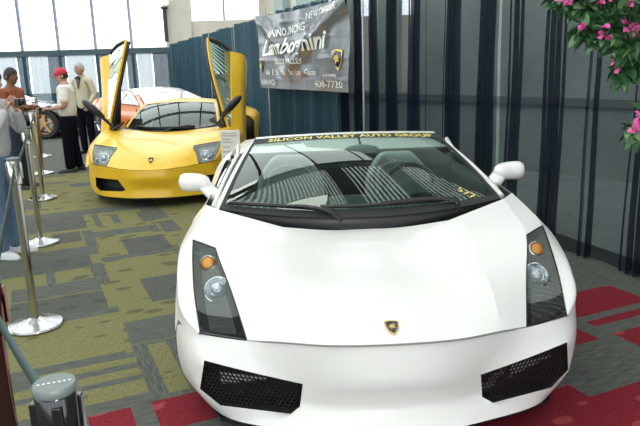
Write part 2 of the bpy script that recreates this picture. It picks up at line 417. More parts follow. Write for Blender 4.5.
for i in range(-14, 8):
    for j in range(0, 40):
        a, b_ = i*.62 + .45, 6.9 + j*.62; q = rr.random()
        if q < .22: rect(a, a+.62, b_, b_+.30, GREY)
        elif q < .36: rect(a, a+.22, b_, b_+.62, ACROSS)
        elif q < .50: rect(a, a+.62, b_, b_+.62, GLEAF)
        elif q < .6: rect(a, a+.62, b_+.4, b_+.55, GREY)
for i in range(-14, 1):
    for j in range(0, 7):
        a, b_ = i*.62 - .25, 2.4 + j*.62; q = rr.random()
        if q < .2: rect(a, a+.62, b_, b_+.3, GREY)
        elif q < .35: rect(a, a+.2, b_, b_+.6, ACROSS)
        elif q < .5: rect(a, a+.62, b_, b_+.6, GLEAF)
# near, left of the white car
rect(-1.2, .41, 3.14, 3.62, PLAIN); rect(-1.2, .42, 3.45, 3.66, GREY); rect(-.1, .41, 3.52, 3.60, PLAIN)
rect(-1.2, .41, 3.30, 3.36, GREY)
rect(-.62, .41, 3.70, 4.38, PLAIN); rect(-.08, .43, 4.35, 4.47, GREY); rect(-.9, -.62, 3.66, 4.5, GREY)
rect(-12, 2.2, 10.6, 60, GREY)  # far carpet turned grey: window glare put into its colour
rect(.41, 1.6, 3.05, 3.76, ACROSS); rect(.50, .61, 3.08, 3.72, PLAIN); rect(.74, .86, 3.08, 3.72, PLAIN)
rect(.42, .82, 3.77, 4.14, GREY); rect(.82, 1.6, 3.77, 4.4, GREEN)
rect(.66, .98, 4.43, 4.98, GLEAF); rect(.98, 1.6, 4.43, 4.98, GREY)
rect(.34, .45, 5.03, 5.58, ACROSS); rect(.0, .065, 5.0, 5.56, ACROSS)
rect(-.6, .45, 5.86, 6.18, GREY); rect(.45, 1.2, 5.60, 5.72, GREY)
rect(.69, 1.08, 5.70, 6.25, GLEAF); rect(.38, .48, 6.14, 6.78, ACROSS); rect(.48, 1.1, 6.45, 6.68, GREY)
rect(.54, .60, 6.9, 7.5, ACROSS); rect(.72, .80, 6.95, 7.4, ACROSS); rect(1.0, 1.14, 6.85, 7.35, ACROSS); rect(1.13, 1.3, 6.3, 6.8, ACROSS); rect(.1, .36, 6.4, 6.8, GLEAF)
rect(-.1, .10, 2.4, 3.03, GREY); rect(-.35, -.1, 2.4, 3.0, PLAIN)
rect(.10, .30, 2.3, 3.03, RED); rect(.40, 1.0, 2.74, 3.03, RED); rect(1.1, 1.6, 2.3, 2.62, RED); rect(1.62, 2.0, 1.5, 2.3, RED)
# right of the white car
rect(2.2, 9, 3.35, 3.75, GREY); rect(2.6, 3.05, 3.35, 3.6, PLAIN)
rect(2.6, 3.66, 2.84, 3.18, RED); rect(3.02, 3.66, 2.69, 2.77, RED); rect(3.02, 3.66, 2.02, 2.57, RED); rect(2.55, 2.90, 2.55, 2.78, RED)
rect(1.7, 2.34, 1.5, 2.23, RED); rect(2.34, 3.3, 1.5, 2.09, RED); rect(3.3, 4.2, 1.2, 1.9, RED); rect(3.9, 4.6, 2.2, 3.0, RED)
ac = sorted({x for r in RECT for x in r[:2]}); bc = sorted({x for r in RECT for x in r[2:4]})
ac = [a for a in ac if -17 <= a <= 17] ; bc = [b_ for b_ in bc if -7 <= b_ <= 36]
ac = [-18] + ac + [18]; bc = [-14] + bc + [38]
fl = MB(); ids = []
vs = [(*(e1*a + e2*b_), 0) for b_ in bc for a in ac]; fs = []
na = len(ac)
M_ = np.zeros((len(bc)-1, na-1), int)
acn, bcn = np.array(ac), np.array(bc); am, bm_ = (acn[1:]+acn[:-1])/2, (bcn[1:]+bcn[:-1])/2
for a0, a1, b0, b1, m in RECT:
    M_[np.ix_((bm_ > b0) & (bm_ < b1), (am > a0) & (am < a1))] = m
for i in range(len(bc)-1):
    for j in range(na-1):
        fs.append((i*na+j, i*na+j+1, (i+1)*na+j+1, (i+1)*na+j)); ids.append(int(M_[i, j]))
fl.v = vs; fl.f = fs; fl.mi = ids
tag(fl.build('floor', [CG, CGp, CY, CYv, CYl, CR], smooth=0, merge=False), kind='structure')

# ------------------------------------------------------------------ hall shell
M_beige = mat('beige_wall', (.68, .64, .53), .8, noise=.12, nscale=2)
M_mull = mat('mullion', (.34, .34, .46), .5, noise=.1)
M_ceil = mat('ribbed_ceiling', (.40, .42, .40), .6, noise=.1, nscale=1)
M_duct = mat('duct_metal', (.22, .24, .23), .5, noise=.1)
M_pane = glass('window_pane', (.97, .98, 1), ior=1.2)
X0, X1, Y0, Y1, ZC = -17., 13., -10., 30., 7.0
def S(o): return tag(o, kind='structure')
M_slat = sheer('skylight_louvre', (.62, .68, .62), .10, .75)
# the roof runs along the hall: strips of louvred skylight along g2 (a0, a1, b0, b1, pitch, slat width, slat material)
g1 = V(math.cos(R(12.5)), math.sin(R(12.5))); g2 = V(-g1[1], g1[0])
ZONES = [(-15, 1.6, -11.5, 8.2, .085, .05, 1), (-15, 3.5, 8.6, 28, 1.6, .09, 0), (2.1, 3.4, -11.5, 8.2, .15, .085, 0), (4.05, 7.2, -11.5, 28, .15, .085, 0)]
AB = lambda a, b_, z: V(*(g1*a + g2*b_), z)
def abox(mb, a0, a1, b0, b1, z0, z1):
    mb.add([AB(a, b_, z) for z in (z0, z1) for a, b_ in ((a0,b0),(a1,b0),(a1,b1),(a0,b1))], [(0,3,2,1),(4,5,6,7),(0,1,5,4),(1,2,6,5),(2,3,7,6),(3,0,4,7)])
b = MB()
ac2 = sorted({-20, 22} | {v for z in ZONES for v in z[:2]}); bc2 = sorted({-18, 36} | {v for z in ZONES for v in z[2:4]})
for i in range(len(ac2)-1):
    for j in range(len(bc2)-1):
        am_, bm2 = (ac2[i]+ac2[i+1])/2, (bc2[j]+bc2[j+1])/2
        if not any(z[0] < am_ < z[1] and z[2] < bm2 < z[3] for z in ZONES): abox(b, ac2[i], ac2[i+1], bc2[j], bc2[j+1], ZC, ZC+.2)
S(b.build('ceiling', M_ceil, smooth=0, merge=False))
for mi_, mm in ((0, M_duct), (1, M_slat)):
    b = MB()
    for a0, a1, b0, b1, pt, wd, k in ZONES:
        if k != mi_: continue
        x = a0 + pt*.3
        while x < a1 - wd: abox(b, x, x+wd, b0, b1, ZC+.02, ZC+.03); x += pt
    S(b.build('trim_3' if mi_ else 'trim_4', mm, smooth=0, merge=False))
b = MB()
for bb in (8.4, 14.5, 20.5): abox(b, -16, 16, bb-.15, bb+.15, ZC-.5, ZC-.01)
S(b.build('trim_1', M_duct, smooth=0))
# back wall: glazed left part, beige right part with high windows
b = MB(); WX = [-16.35, -14.72, -13.08, -11.45, -9.80, -8.18]
b.box((X0, Y1, 0), (-6.6, Y1+.15, .35))
for x in WX: b.box((x-.05, Y1-.05, .35), (x+.05, Y1+.1, ZC))
b.box((X0, Y1-.04, 1.95), (-6.6, Y1+.1, 2.03)); S(b.build('window_1', M_mull, smooth=0))
b = MB(); b.box((X0, Y1+.04, .35), (-6.6, Y1+.05, ZC)); S(b.build('window_2', M_pane, smooth=0))
b = MB()
b.box((-6.6, Y1, 0), (X1, Y1+.2, 3.32)); b.box((-6.6, Y1-.15, 0), (-5.45, Y1+.2, ZC)); b.box((-2.45, Y1, 3.32), (-2.05, Y1+.2, ZC))
b.box((-2.05, Y1-.5, 0), (-.55, Y1+.2, ZC)); b.box((.75, Y1-.2, 3.32), (1.3, Y1+.2, ZC)); b.box((4.6, Y1-.2, 3.32), (5.2, Y1+.2, ZC)); b.box((8.6, Y1-.2, 3.32), (9.2, Y1+.2, ZC)); b.box((-6.6, Y1, 5.6), (X1, Y1+.2, ZC))
S(b.build('wall_back', M_beige, smooth=0))
b = MB(); b.box((-5.45, Y1+.1, 3.32), (X1, Y1+.11, 5.6)); S(b.build('window_3', M_pane, smooth=0))
b = MB(); 
for x in (-4.0, -.0, 3.0, 7): b.box((x-.04, Y1+.02, 3.32), (x+.04, Y1+.1, 5.6))
S(b.build('trim_2', M_mull, smooth=0))
# left wall and wall behind the viewer, both with long windows
def pierced(name, p0, p1, z0, z1, n, wname, gap=.35, wm=None):
    p0, p1 = V(*p0), V(*p1); L = np.linalg.norm(p1-p0); d = (p1-p0)/L; nn = V(-d[1], d[0]); w = L/n
    b = MB(); g = MB()
    def slab(mb, t0, t1, za, zb, th=.1):
        q = [p0+d*t0-nn*th, p0+d*t1-nn*th, p0+d*t1+nn*th, p0+d*t0+nn*th]
        mb.add([(*c, za) for c in q] + [(*c, zb) for c in q], [(0,3,2,1),(4,5,6,7),(0,1,5,4),(1,2,6,5),(2,3,7,6),(3,0,4,7)])
    slab(b, 0, L, 0, z0); slab(b, 0, L, z1, ZC)
    for i in range(n+1): slab(b, max(0, i*w-gap/2), min(L, i*w+gap/2), z0, z1)
    slab(g, 0, L, z0, z1, .01)
    S(b.build(name, wm or M_beige, smooth=0)); S(g.build(wname, M_pane, smooth=0))
pierced('wall_left', (X0, Y0), (X0, Y1), 1.0, 5.5, 9, 'window_4')
pierced('wall_front', (X1, Y0), (X0, Y0), .8, 5.8, 8, 'added_window')  # windows behind the viewer added to light the front faces
# wall behind the side drape
wa, wb = V(-.5, 12.9), V(6.2, 5.55)   # direction of that wall
d_ = (wb-wa)/np.linalg.norm(wb-wa)
M_greywall = mat('grey_wall', (.40, .48, .44), .8, noise=.3, nscale=1.5)
pierced('wall_right', tuple(wa - d_*.3), tuple(wa + d_*3.4), 1.05, 2.9, 4, 'window_6', gap=.52, wm=M_greywall)
pierced('wall_right_end', tuple(wa + d_*3.4), tuple(wb + d_*13), 2.9, 3.2, 3, 'window_7', gap=4, wm=M_greywall)
b = MB(); q0, q1 = wa - d_*.3, wb + d_*13; n_ = V(-d_[1], d_[0])
if n_[0] > 0: n_ = -n_
b.add([(*(p + n_*o), z) for z in (.93, 1.03) for p, o in ((q0, .1), (q1, .1), (q1, .16), (q0, .16))], [(0,3,2,1),(4,5,6,7),(0,1,5,4),(1,2,6,5),(2,3,7,6),(3,0,4,7)]); S(b.build('trim_5', M_duct, smooth=0))

FLOOR2 = True
# ------------------------------------------------------------------ drapes
M_navy = sheer('navy_sheer', (.011, .017, .030), .36, .3)
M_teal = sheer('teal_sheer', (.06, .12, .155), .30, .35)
M_back = sheer('back_sheer', (.03, .10, .13), .08, .35)
M_pole = mat('drape_pole', (.42, .44, .46), .4, metal=.8, noise=.05)
AN = R(21); nrm = V(math.cos(AN), math.sin(AN)); along = V(-math.sin(AN), math.cos(AN)); OFF = 3.80
def wpt(t, o=0.): return nrm*(OFF+o) + along*t     # t metres along the side drape, going away
def drape(name, fn, t0, t1, z0, z1, m, seed, sheerfrac=.5, amp=.045, first_tight=True, wl=1., wl2=2.):
    """fn(t, offset) -> xy. Loose flat stretch and a tightly gathered stretch"""
    r = random.Random(seed); L = t1 - t0; P = []; t = 0; pts = []
    ph = r.random()*6
    tight = first_tight
    while t < L:
        seg = L*(1-sheerfrac)*r.uniform(.25, .5) if tight else L*sheerfrac*r.uniform(.25, .5)
        n = max(3, int(seg/(.011 if tight else .03)))
        for i in range(n):
            u = t + seg*i/n
            if u > L: break
            e = math.sin(math.pi*i/n)
            pts.append((t0+u, (amp*.75 + amp*.5*e)*math.sin(ph) if tight else amp*(.25+.4*e)*math.sin(ph)))
            ph += 1.15/wl if tight else .42/wl2
        t += seg; tight = not tight
    rows = []
    for z in np.linspace(z0, z1, 7):
        k = 1 - .35*(z-z0)/(z1-z0); rows.append([V(*fn(p[0] + .01*math.sin(z*3+p[0]*9), p[1]*k), z) for p in pts])
    b = MB(); b.grid(rows); return b.build(name, m, smooth=180, merge=False)
ts = [-3.0, -1.4, .15, 1.5, 2.75, 4.0, 5.2, 6.45, 7.7, 9.0, 10.4, 11.8, 13.4, 15.0, 16.8, 18.6, 20.6, 22.6, 24.25]
SIDE = ['dark navy sheer drape panel hanging %s']
where = ['farthest to the right beyond the frame edge', 'at the right frame edge behind the pink flowers', 'right of the white car, beside the bare grey carpet', 'behind the right mirror of the white car', 'behind the right end of the white car windscreen', 'just right of the thin upright pole', 'just left of the thin upright pole', 'between the silver banner and the thin pole', 'behind the right edge of the silver banner', 'behind the silver banner middle', 'behind the left edge of the silver banner', 'left of the silver banner', 'behind the raised right door of the yellow car', 'between banner and raised right door of the yellow car', 'above the roof of the yellow car', 'above the orange car boot', 'second from the far corner', 'in the far corner of the side row']
for i in range(len(ts)-1):
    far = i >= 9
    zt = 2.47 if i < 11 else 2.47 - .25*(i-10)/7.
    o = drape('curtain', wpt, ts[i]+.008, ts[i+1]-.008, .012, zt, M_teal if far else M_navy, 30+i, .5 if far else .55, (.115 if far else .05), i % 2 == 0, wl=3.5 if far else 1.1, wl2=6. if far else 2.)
    tag(o, ('teal blue pleated drape panel hanging ' if far else 'dark navy sheer drape panel hanging ') + where[i], 'curtain', 'drape panels along the side')
M_paleslab = mat('lightening_slab', (.38, .42, .40), .85, noise=.2, nscale=3)  # pale slab added to lighten the unlit floor behind the drape
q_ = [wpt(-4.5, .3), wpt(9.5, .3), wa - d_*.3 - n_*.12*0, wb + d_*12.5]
b = MB(); b.add([(*q, z) for z in (.001, .006) for q in q_], [(0,1,2,3),(4,5,6,7),(0,1,5,4),(1,2,6,5),(2,3,7,6),(3,0,4,7)]); S(b.build('floor.001', M_paleslab, smooth=0))
# pipe and drape uprights and top rails
for t in (2.75, 7.65, 11.8, 16.8):
    e = empty('drape_stand', (*wpt(t, -.22), 0)); b = MB(); b.tube([(0,0,.01), (0,0,2.52)], .012, n=10); b.build('upright', M_pole, e); b = MB(); b.box((-.1,-.06,.0), (.1,.06,.012)); b.build('base_plate', M_pole, e, bevel=.003)
    tag(e, {2.75: 'slim metal drape upright right of the white car mirror', 7.65: 'slim bright drape upright standing above the white windscreen middle', 11.8: 'slim drape upright left of the silver banner', 16.8: 'slim drape upright behind the yellow car roof'}[t], 'pole', 'drape uprights')
b = MB(); b.tube([(*wpt(-3.2, .14), 2.45), (*wpt(10.5, .2), 2.45), (*wpt(24.7, .2), 2.22)], .018, n=8); tag(b.build('drape_rail', M_pole), 'long grey top rail carrying the side drapes', 'rail')
# back row
YB = 24.
bs = [-15.5, -13.6, -12.6, -10.7, -10.25, -9.6, -8.95, -7.9, -7.3, -6.8, -6.4, -5.85, -5.2]
bw = ['farthest out past the left edge', 'out past the left edge', 'at the left frame edge above the dark haired woman', 'behind the head of the rust shirted man', 'between the rust shirted man and the red cap', 'left of the red cap', 'behind the red cap and cream jacket', 'right of the cream jacket', 'left of the raised left door of the yellow car', 'right behind the raised left door of the yellow car', 'above the orange car roof', 'left of the far corner']
for i in range(len(bs)-1):
    tight = i % 2 == 1
    o = drape('curtain', lambda t, o_: (t, YB+o_), bs[i]+.01, bs[i+1]-.01, .012, 2.08, M_back if tight else sheer('back_light_sheer', (.34, .44, .44), .22, .75), 90+i, .12 if tight else .95, .09 if tight else .03, tight, wl=3.5)
    tag(o, ('gathered dark teal drape ' if tight else 'light see-through drape ') + bw[i], 'curtain', 'drape panels along the back')
b = MB(); b.box((-16.6, YB-.15, 1.93), (-5.2, YB-.12, 2.12)); tag(b.build('drape_rail', mat('dark_rail', (.05, .09, .10), .6, noise=.1)), 'dark top rail over the back drapes', 'rail')

# ------------------------------------------------------------------ wall lamp on the beige pier
e = empty('wall_lamp', (-6.52, Y1-.4, 3.35)); k = MB(); k.ball((0, 0, .75), .22, sc=(1, 1, .7)); k.build('lamp_globe', mat('lamp_globe', (.9, .88, .8), .4, emit=(1, .95, .85), es=1.2), e)
k = MB(); k.tube([(0, 0, -.9), (0, 0, .55)], .09); k.lathe([(.05,.45),(.17,.5),(.17,.58),(.0,.6)], n=16); k.tube([(0,.45,.1),(0,0,.1)], .04); k.build('lamp_stem', mat('lamp_bronze', (.04, .04, .05), .5, noise=.1), e); tag(e, 'small globe lamp on dark stem at the beige pier beside the big windows', 'lamp')

# ------------------------------------------------------------------ banner
M_ban = mat('banner_vinyl', (.12, .135, .135), .33, metal=.3, coat=.3, noise=.15, nscale=3)
M_ink = mat('banner_ink', (.85, .9, .88), .5, noise=.05)
BO_ = OFF - .12
bl0, bl1 = 13.95 - .0, 0
def bp(u, v, off=0.):
    """u 0..1 left to right as seen, v 0..1 bottom to top"""
    t = 12.2 + (8.02 - 12.2)*u; zt = 2.41 - .02*u; zb = 1.10 + .07*u
    sag = .10*math.sin(math.pi*u)*v**3
    z = zb + (zt-zb)*v - sag*.4
    fold = 0.
    cx, cz = .47, .34
    for (ax, az), w, k in (((0., 1.), .065, .09), ((1., 1.), .07, .10)):
        dx, dz = cx-ax, cz-az; L = math.hypot(dx, dz); s_ = ((u-ax)*dx + (v-az)*dz)/L/L; dd = ((u-ax)*dz - (v-az)*dx)/L
        if -.1 < s_ < 1.25: fold += k*math.exp(-(dd/w)**2)*max(0, 1-abs(s_-.5)*1.2)**.5*1.
    fold += .022*math.sin(7*u+4*v) + .012*math.sin(19*u-6*v+1) + .010*math.sin(31*u+9*v)*v + .008*math.sin(24*u) + .012*max(0, 1-abs((u*6) % 1-.5)*12) + .010*max(0, 1-abs((v*4) % 1-.5)*12)
    q = wpt(t, -.25 - fold - off); return V(q[0], q[1], z)
b = MB(); b.grid([[bp(i/60, j/44) for i in range(61)] for j in range(45)]); ban = b.build('banner', M_ban, smooth=180)
tag(ban, 'wrinkled shiny dark banner with pale lettering hung on the side drapes', 'banner')
LT = [('NEW DEALER', .66, .95, .87, .955, .0, 0, .10), ('ANNOUNCING', .20, .66, .70, .80, .01, 0, .10), ('Lamborghini', .09, .87, .40, .67, .022, .35, .10), ('SILICON VALLEY', .25, .60, .325, .39, .0, 0, .0), ('66 E San Mar St Los Gatos', .14, .72, .185, .255, .0, 0, .0), ('SERVICE', .06, .26, .05, .12, .0, 0, .0), ('408-7720', .70, .97, .045, .125, .0, 0, .0), ('(408)', .80, .92, .16, .20, 0, 0, 0)]
for tx, u0, u1, v0, v1, bo, shr, sl in LT:
    ws_ = tx.split(' ') if tx != 'NEW DEALER' else [tx]; n_ = len(tx); pos = 0
    for wd in ws_:
        ua, ub = u0 + (u1-u0)*pos/n_, u0 + (u1-u0)*(pos + len(wd) - .15)/n_; um = (u0+u1)/2; du = u1-u0; pos += len(wd) + 1
        k = MB(); text_on(k, wd, lambda u, v: bp(ua+(ub-ua)*u, v0+(v1-v0)*v + sl*.5*((ua+(ub-ua)*u-um)/du), .034), bold=bo, shear=shr); k.build('lettering', M_ink, ban, smooth=0)
for (uc, vc) in ((.92, .36), (.06, .30)):
    sh_ = [(-.5,.42),(0,.5),(.5,.42),(.47,.1),(.36,-.2),(.18,-.43),(0,-.56),(-.18,-.43),(-.36,-.2),(-.47,.1)]
    k = MB(); k.add([bp(uc+x*.075, vc+y*.22, .012) for x, y in sh_], [tuple(range(10))]); o = k.build('crest', M_gold, ban, smooth=0)
    k = MB(); k.add([bp(uc+x*.06, vc+y*.18, .02) for x, y in sh_], [tuple(range(10))]); k.build('crest_field', M_gloss, o, smooth=0)
    k = MB(); k.add([bp(uc+x*.085, vc+y*.26, .026) for x, y in [(-.24,.02),(-.12,.16),(.02,.14),(.12,.24),(.2,.12),(.14,0),(.2,-.14),(.04,-.06),(-.06,-.2),(-.1,-.04)]], [tuple(range(10))]); k.build('crest_bull', M_gold, o, smooth=0)
# ------------------------------------------------------------------ the white open sports car
W = empty('sports_car', (.29, 2.234, 0), .049)
tag(W, 'white low open-top sports car with yellow windscreen lettering, nearest to the viewer', 'car')
GW = [
 [(0,.120,.547),(.25,.145,.543),(.46,.235,.528),(.596,.319,.503),(.797,.384,.518)],
 [(0,.45,.628),(.25,.45,.630),(.475,.47,.655),(.672,.545,.643),(.845,.615,.645)],
 [(0,.75,.668),(.22,.75,.673),(.455,.76,.733),(.757,.79,.772),(.876,.896,.788)],
 [(0,.95,.715),(.21,.95,.722),(.435,.97,.785),(.765,.985,.828),(.868,1.04,.832)],
 [(0,1.10,.752),(.20,1.09,.757),(.432,1.045,.795),(.765,1.17,.870),(.85,1.28,.878)]]
hood, sh, wing, lamp, c4 = car_front(W, GW, M_white)
TW = [(p[1], p[0], p[2]) for p in c4] + [(1.8,.845,.90),(2.4,.84,.935),(3.0,.80,.96),(3.6,.76,.94),(4.0,.72,.90),(4.27,.70,.86)]
SW = smooth_tab([(.38,.80,.515),(.50,.885,.575),(.66,.922,.65),(.92,.95,.725),(1.1,.952,.745),(1.3,.945,.75),(1.8,.93,.72),(2.4,.95,.77),(3.1,.955,.80),(3.9,.90,.76),(4.28,.80,.70)])
def BW(y):
    if y < .60: return V(np.interp(y, [.38,.45,.60],[.80,.868,.93]), .502)
    for yc, r in ((.95, .355), (3.51, .365)):
        if abs(y - yc) < r: return V(.945, max(.33 + math.sqrt(r*r - (y-yc)**2), .2))
    return V(.90, .19 if y < 3.2 else .25)
SP = lambda a, c, n: side_panel(TW, SW, BW, a, c, n)
fw = SP(.386, 1.34, 34)
for sg in (1, -1):
    q = (lambda P: P) if sg > 0 else mir
    b = MB(); b.grid(q(wing)); b.grid(q(fw)); b.build('front_wing', M_white, W, smooth=35)
    dr = MB(); dr.grid(q(SP(1.345, 2.45, 14))); d = dr.build('door', M_white, W, smooth=35)
    rq = MB(); rq.grid(q(SP(2.455, 4.27, 40))); rq.build('rear_wing', M_white, W, smooth=35)
    at, nor = headlight(W, q(lamp), sg, M_lampbed, [(.80, .52, 'amber', .036), (.53, .38, 'proj', .057)], split=.26)
    make_wheel(W, sg*.815, .95, .325, sg); make_wheel(W, sg*.80, 3.51, .335, sg, w=.28)
    # side marker
    k = MB(); k.box((.936, .64, .455), (.9505, .70, .475)) if sg > 0 else k.box((-.9505, .64, .455), (-.936, .70, .475)); k.build('side_marker', M_amber, W, bevel=.003)
bump = dict(T0=(0,.118,.541),T1=(.25,.143,.537),T2=(.46,.233,.522),T3=(.596,.316,.497),T4=(.797,.382,.511),T5=(.868,.45,.499),T6=(.93,.60,.498),
 U0=(0,.085,.385),U1=(.2,.115,.372),F=(.37,.213,.345),X=(.59,.262,.385),A=(.78,.325,.418),Y=(.885,.425,.40),S6=(.945,.60,.40),
 V0=(0,.15,.25),V1=(.2,.17,.243),E=(.386,.235,.230),D=(.425,.21,.214),C=(.727,.335,.199),B=(.815,.372,.262),Z=(.845,.40,.235),S7=(.935,.60,.22),
 L0=(0,.055,.182),L1=(.2,.08,.178),L2=(.39,.16,.165),L3=(.55,.235,.148),L4=(.735,.350,.127),L8=(.86,.60,.125))
bumper(W, M_white, bump)
for sg in (1, -1):
    hex_grille(W, [np.array(bump[k]) * [sg, 1, 1] for k in ('F','X','A','B','C','D','E')], None, back=((-.15, -.005), (.06, .06)) if sg < 0 else ((-.06, -.005), (.15, .06)))
k = MB(); ln = [r[0] for r in []]; edge = [p for p in hood[0]]; se = [p for p in sh[0]]
k.tube([p + V(0, -.001, -.004) for p in [x*V(-1,1,1) for x in reversed(se)] + edge[1:-1] + se], .0035, n=6); k.build('bonnet_seal', M_seam, W)
cl = np.array([r[len(r)//2] for r in hood]); zc = float(np.interp(.215, cl[:,1], cl[:,2])); z2 = float(np.interp(.25, cl[:,1], cl[:,2])); z1 = float(np.interp(.18, cl[:,1], cl[:,2]))
emblem(W, V(0, .215, zc + .003), (0, -(z2-z1), .07), .060)
# floor pan and tub
k = MB(); k.box((-.70, .55, .13), (.70, 4.15, .22)); k.box((-.60, .45, .22), (.60, 1.3, .45)); k.build('underbody', M_under, W, smooth=0)
k = MB(); k.box((-.78, 1.35, .22), (.78, 2.6, .26)); k.box((-.80, 2.42, .26), (.80, 2.5, .98)); k.box((-.83, 1.3, .26), (-.77, 2.5, .84)); k.box((.77, 1.3, .26), (.83, 2.5, .84)); k.build('cabin_tub', M_cabin, W, smooth=0, bevel=.01)
# dashboard
P = [[V(u*.76, yy + .06*u*u, zz - .02*abs(u)) for u in np.linspace(-1, 1, 17)] for yy, zz in ((1.18,.80),(1.30,.825),(1.45,.84),(1.60,.835),(1.66,.80),(1.67,.70),(1.62,.55))]
k = MB(); k.grid(P); d = k.build('dashboard', M_dash, W, smooth=60)
P = [[V(.38 + .17*u, yy, zz + .055*(1-u*u)) for u in np.linspace(-1, 1, 9)] for yy, zz in ((1.42,.82),(1.50,.85),(1.62,.852),(1.66,.82))]
k = MB(); k.grid(P); k.build('instrument_hood', M_dash, d, smooth=60)
k = MB(); k.box((-.14, 1.6, .26), (.14, 2.42, .52)); k.build('centre_console', M_dash, W, bevel=.03)
st = empty('steering_wheel'); st.parent = W; st.location = (.38, 1.78, .80); st.rotation_euler = (R(65), 0, 0)
k = MB(); k.tube([(.18*math.cos(a), .18*math.sin(a), 0) for a in np.linspace(0, 2*math.pi, 33)], .016, n=8, cap=False); k.build('wheel_rim', M_dash, st)
k = MB(); k.lathe([(0,.02),(.06,.015),(.07,-.02)], n=18)
for a in (0, math.pi, -math.pi/2): k.tube([(.05*math.cos(a), .05*math.sin(a), 0), (.175*math.cos(a), .175*math.sin(a), 0)], .018, n=6, sq=.4)
k.build('wheel_hub', M_dash, st)
for x in (-.38, .38): seat(W, x, 2.12, .36)
# rear deck and tail
P = [[V(u*w, yy + .0*u, zz + c*(1-u*u)) for u in np.linspace(-1, 1, 15)] for yy, zz, w, c in ((2.48,.94,.84,.035),(2.7,.955,.825,.05),(3.0,.965,.80,.05),(3.6,.94,.76,.03),(4.0,.90,.72,.02),(4.27,.86,.70,.01),(4.30,.70,.80,0),(4.28,.45,.84,0),(4.2,.25,.82,0))]
k = MB(); k.grid(P); k.build('rear_deck', M_white, W, smooth=35)
# windscreen
def WS(s, t, off=0.):
    b_ = V(.775*s, 1.10 + .15*s*s, .822 + .038*s*s); a = V(.605*s, 2.02 + .08*s*s, 1.150 - .024*s*s)
    p = b_*(1-t) + a*t; n = V(.22*s, -.38, .9); n /= np.linalg.norm(n)
    return p + n * (.06*4*t*(1-t)*(1-.75*s*s) + off)
k = MB(); k.grid([[WS(s, t) for s in np.linspace(-1, 1, 33)] for t in np.linspace(.02, 1, 17)]); ws = k.build('windscreen', M_screen, W, smooth=180)
k = MB()
for a, c in ((-1, -.97), (.97, 1)): k.grid([[WS(s, t, .002) for s in (a, (a+c)/2, c)] for t in np.linspace(0, 1, 17)])
k.grid([[WS(s, t, .002) for s in np.linspace(-1, 1, 33)] for t in (.89, .945, 1)])
k.grid([[WS(s, t, .002) for s in np.linspace(-1, 1, 33)] for t in (-.01, .02, .045)])
k.build('screen_border', M_cabin, ws, smooth=60)
k = MB(); text_on(k, 'SILICON VALLEY AUTO GROUP', lambda u, v: WS(-.83 + 1.74*u, .905 + .068*v, .0045), bold=.028, spacing=1.05); k.build('screen_lettering', M_letter, ws, smooth=0)
k = MB(); text_on(k, '577', lambda u, v: WS(.72 + .085*u + .03*v, .14 - .11*u + .035*v, .004), bold=.01); k.build('price_sticker', M_letter, ws, smooth=0)
# header rail and pillars
k = MB(); k.grid([[WS(s, 1.0) + o for s in np.linspace(-.99, .99, 25)] for o in (V(0,-.002,.002), V(0,.02,.008), V(0,.07,.006), V(0,.10,-.015), V(0,.06,-.03))]); k.build('header_rail', M_white, W, smooth=60)
for sg in (1, -1):
    p0, p1 = WS(sg, 0), WS(sg, 1)
    dn = lambda t, o: WS(sg, t) + V(sg*o, .01, -o)
    k = MB(); k.grid([[dn(t, o) + V(0, 0, dz) for o, dz in ((0, .003), (.015, .006), (.05, .006), (.075, -.02))] for t in np.linspace(-.05, .97, 14)]); k.build('windscreen_pillar', M_white, W, smooth=60)
    rl = [dn(t, .06 + .06*t) + V(0, 0, .012) for t in np.linspace(.12, 1, 9)]
    k = MB(); k.tube(rl + [V(sg*.73, 2.3, 1.06), V(sg*.77, 2.45, 1.01), V(sg*.81, 2.5, .93)], .014, n=8); fr = k.build('window_frame', M_white, W, smooth=60)
    k = MB(); vs_ = rl[2:] + [V(sg*.73, 2.3, 1.06), V(sg*.77, 2.45, 1.01), V(sg*.81, 2.48, .93), V(sg*.835, 1.9, .90), V(sg*.83, 1.5, .885)]; k.add(vs_, [tuple(range(len(vs_)))]); k.build('side_window', M_side, fr, smooth=0)
    k = MB(); k.grid([[dn(t, .06) for t in np.linspace(.2, 1, 9)], [dn(t, .06 + .06*t) + V(0, .005, -.008) for t in np.linspace(.2, 1, 9)]]); k.build('quarter_light', M_black, fr, smooth=0)
    # door mirror
    m_ = empty('door_mirror'); m_.parent = W
    hx = sg*.955; P = []
    for i in range(13):
        u = -1 + i/6; row = []
        hh = .054 * (1-abs(u)**4)**.5 * (1 + .12*u*1) ; dd = .062*(1-abs(u)**4)**.5
        for j in range(17):
            a_ = 2*math.pi*j/16; row.append(V(hx + sg*u*.098, 1.66 + dd*math.cos(a_)*1.0 - .02*abs(u), .935 + .006*u + hh*math.sin(a_)))
        P.append(row)
    k = MB(); k.grid(P); k.build('mirror_shell', M_white, m_, smooth=80)
    k = MB(); k.tube(cr([V(sg*.80, 1.56, .85), V(sg*.855, 1.61, .88), V(sg*.91, 1.655, .925)], 4), [.055]*4 + [.052]*4 + [.055], n=10, sq=.6); k.build('mirror_arm', M_white, m_, smooth=60)
    k = MB(); k.lathe([(0, .055), (.042, .054), (.045, .05)], (hx, 1.66, .935), axis='y', n=20); k.v = [((x-hx)*1.7+hx, 1.66+(y-1.66), z) for x, y, z in k.v]; k.build('mirror_glass', M_chrome, m_)
# interior mirror
k = MB(); k.ball((.08, 1.90, 1.065), .11, sc=(1, .18, .28)); im = k.build('interior_mirror', mat('mirror_back', (.55, .64, .68), .3, noise=.05), W)
k = MB(); k.tube([(.08, 1.90, 1.07), (.07, 1.96, 1.13)], .008); k.build('mirror_stem', M_black, im)
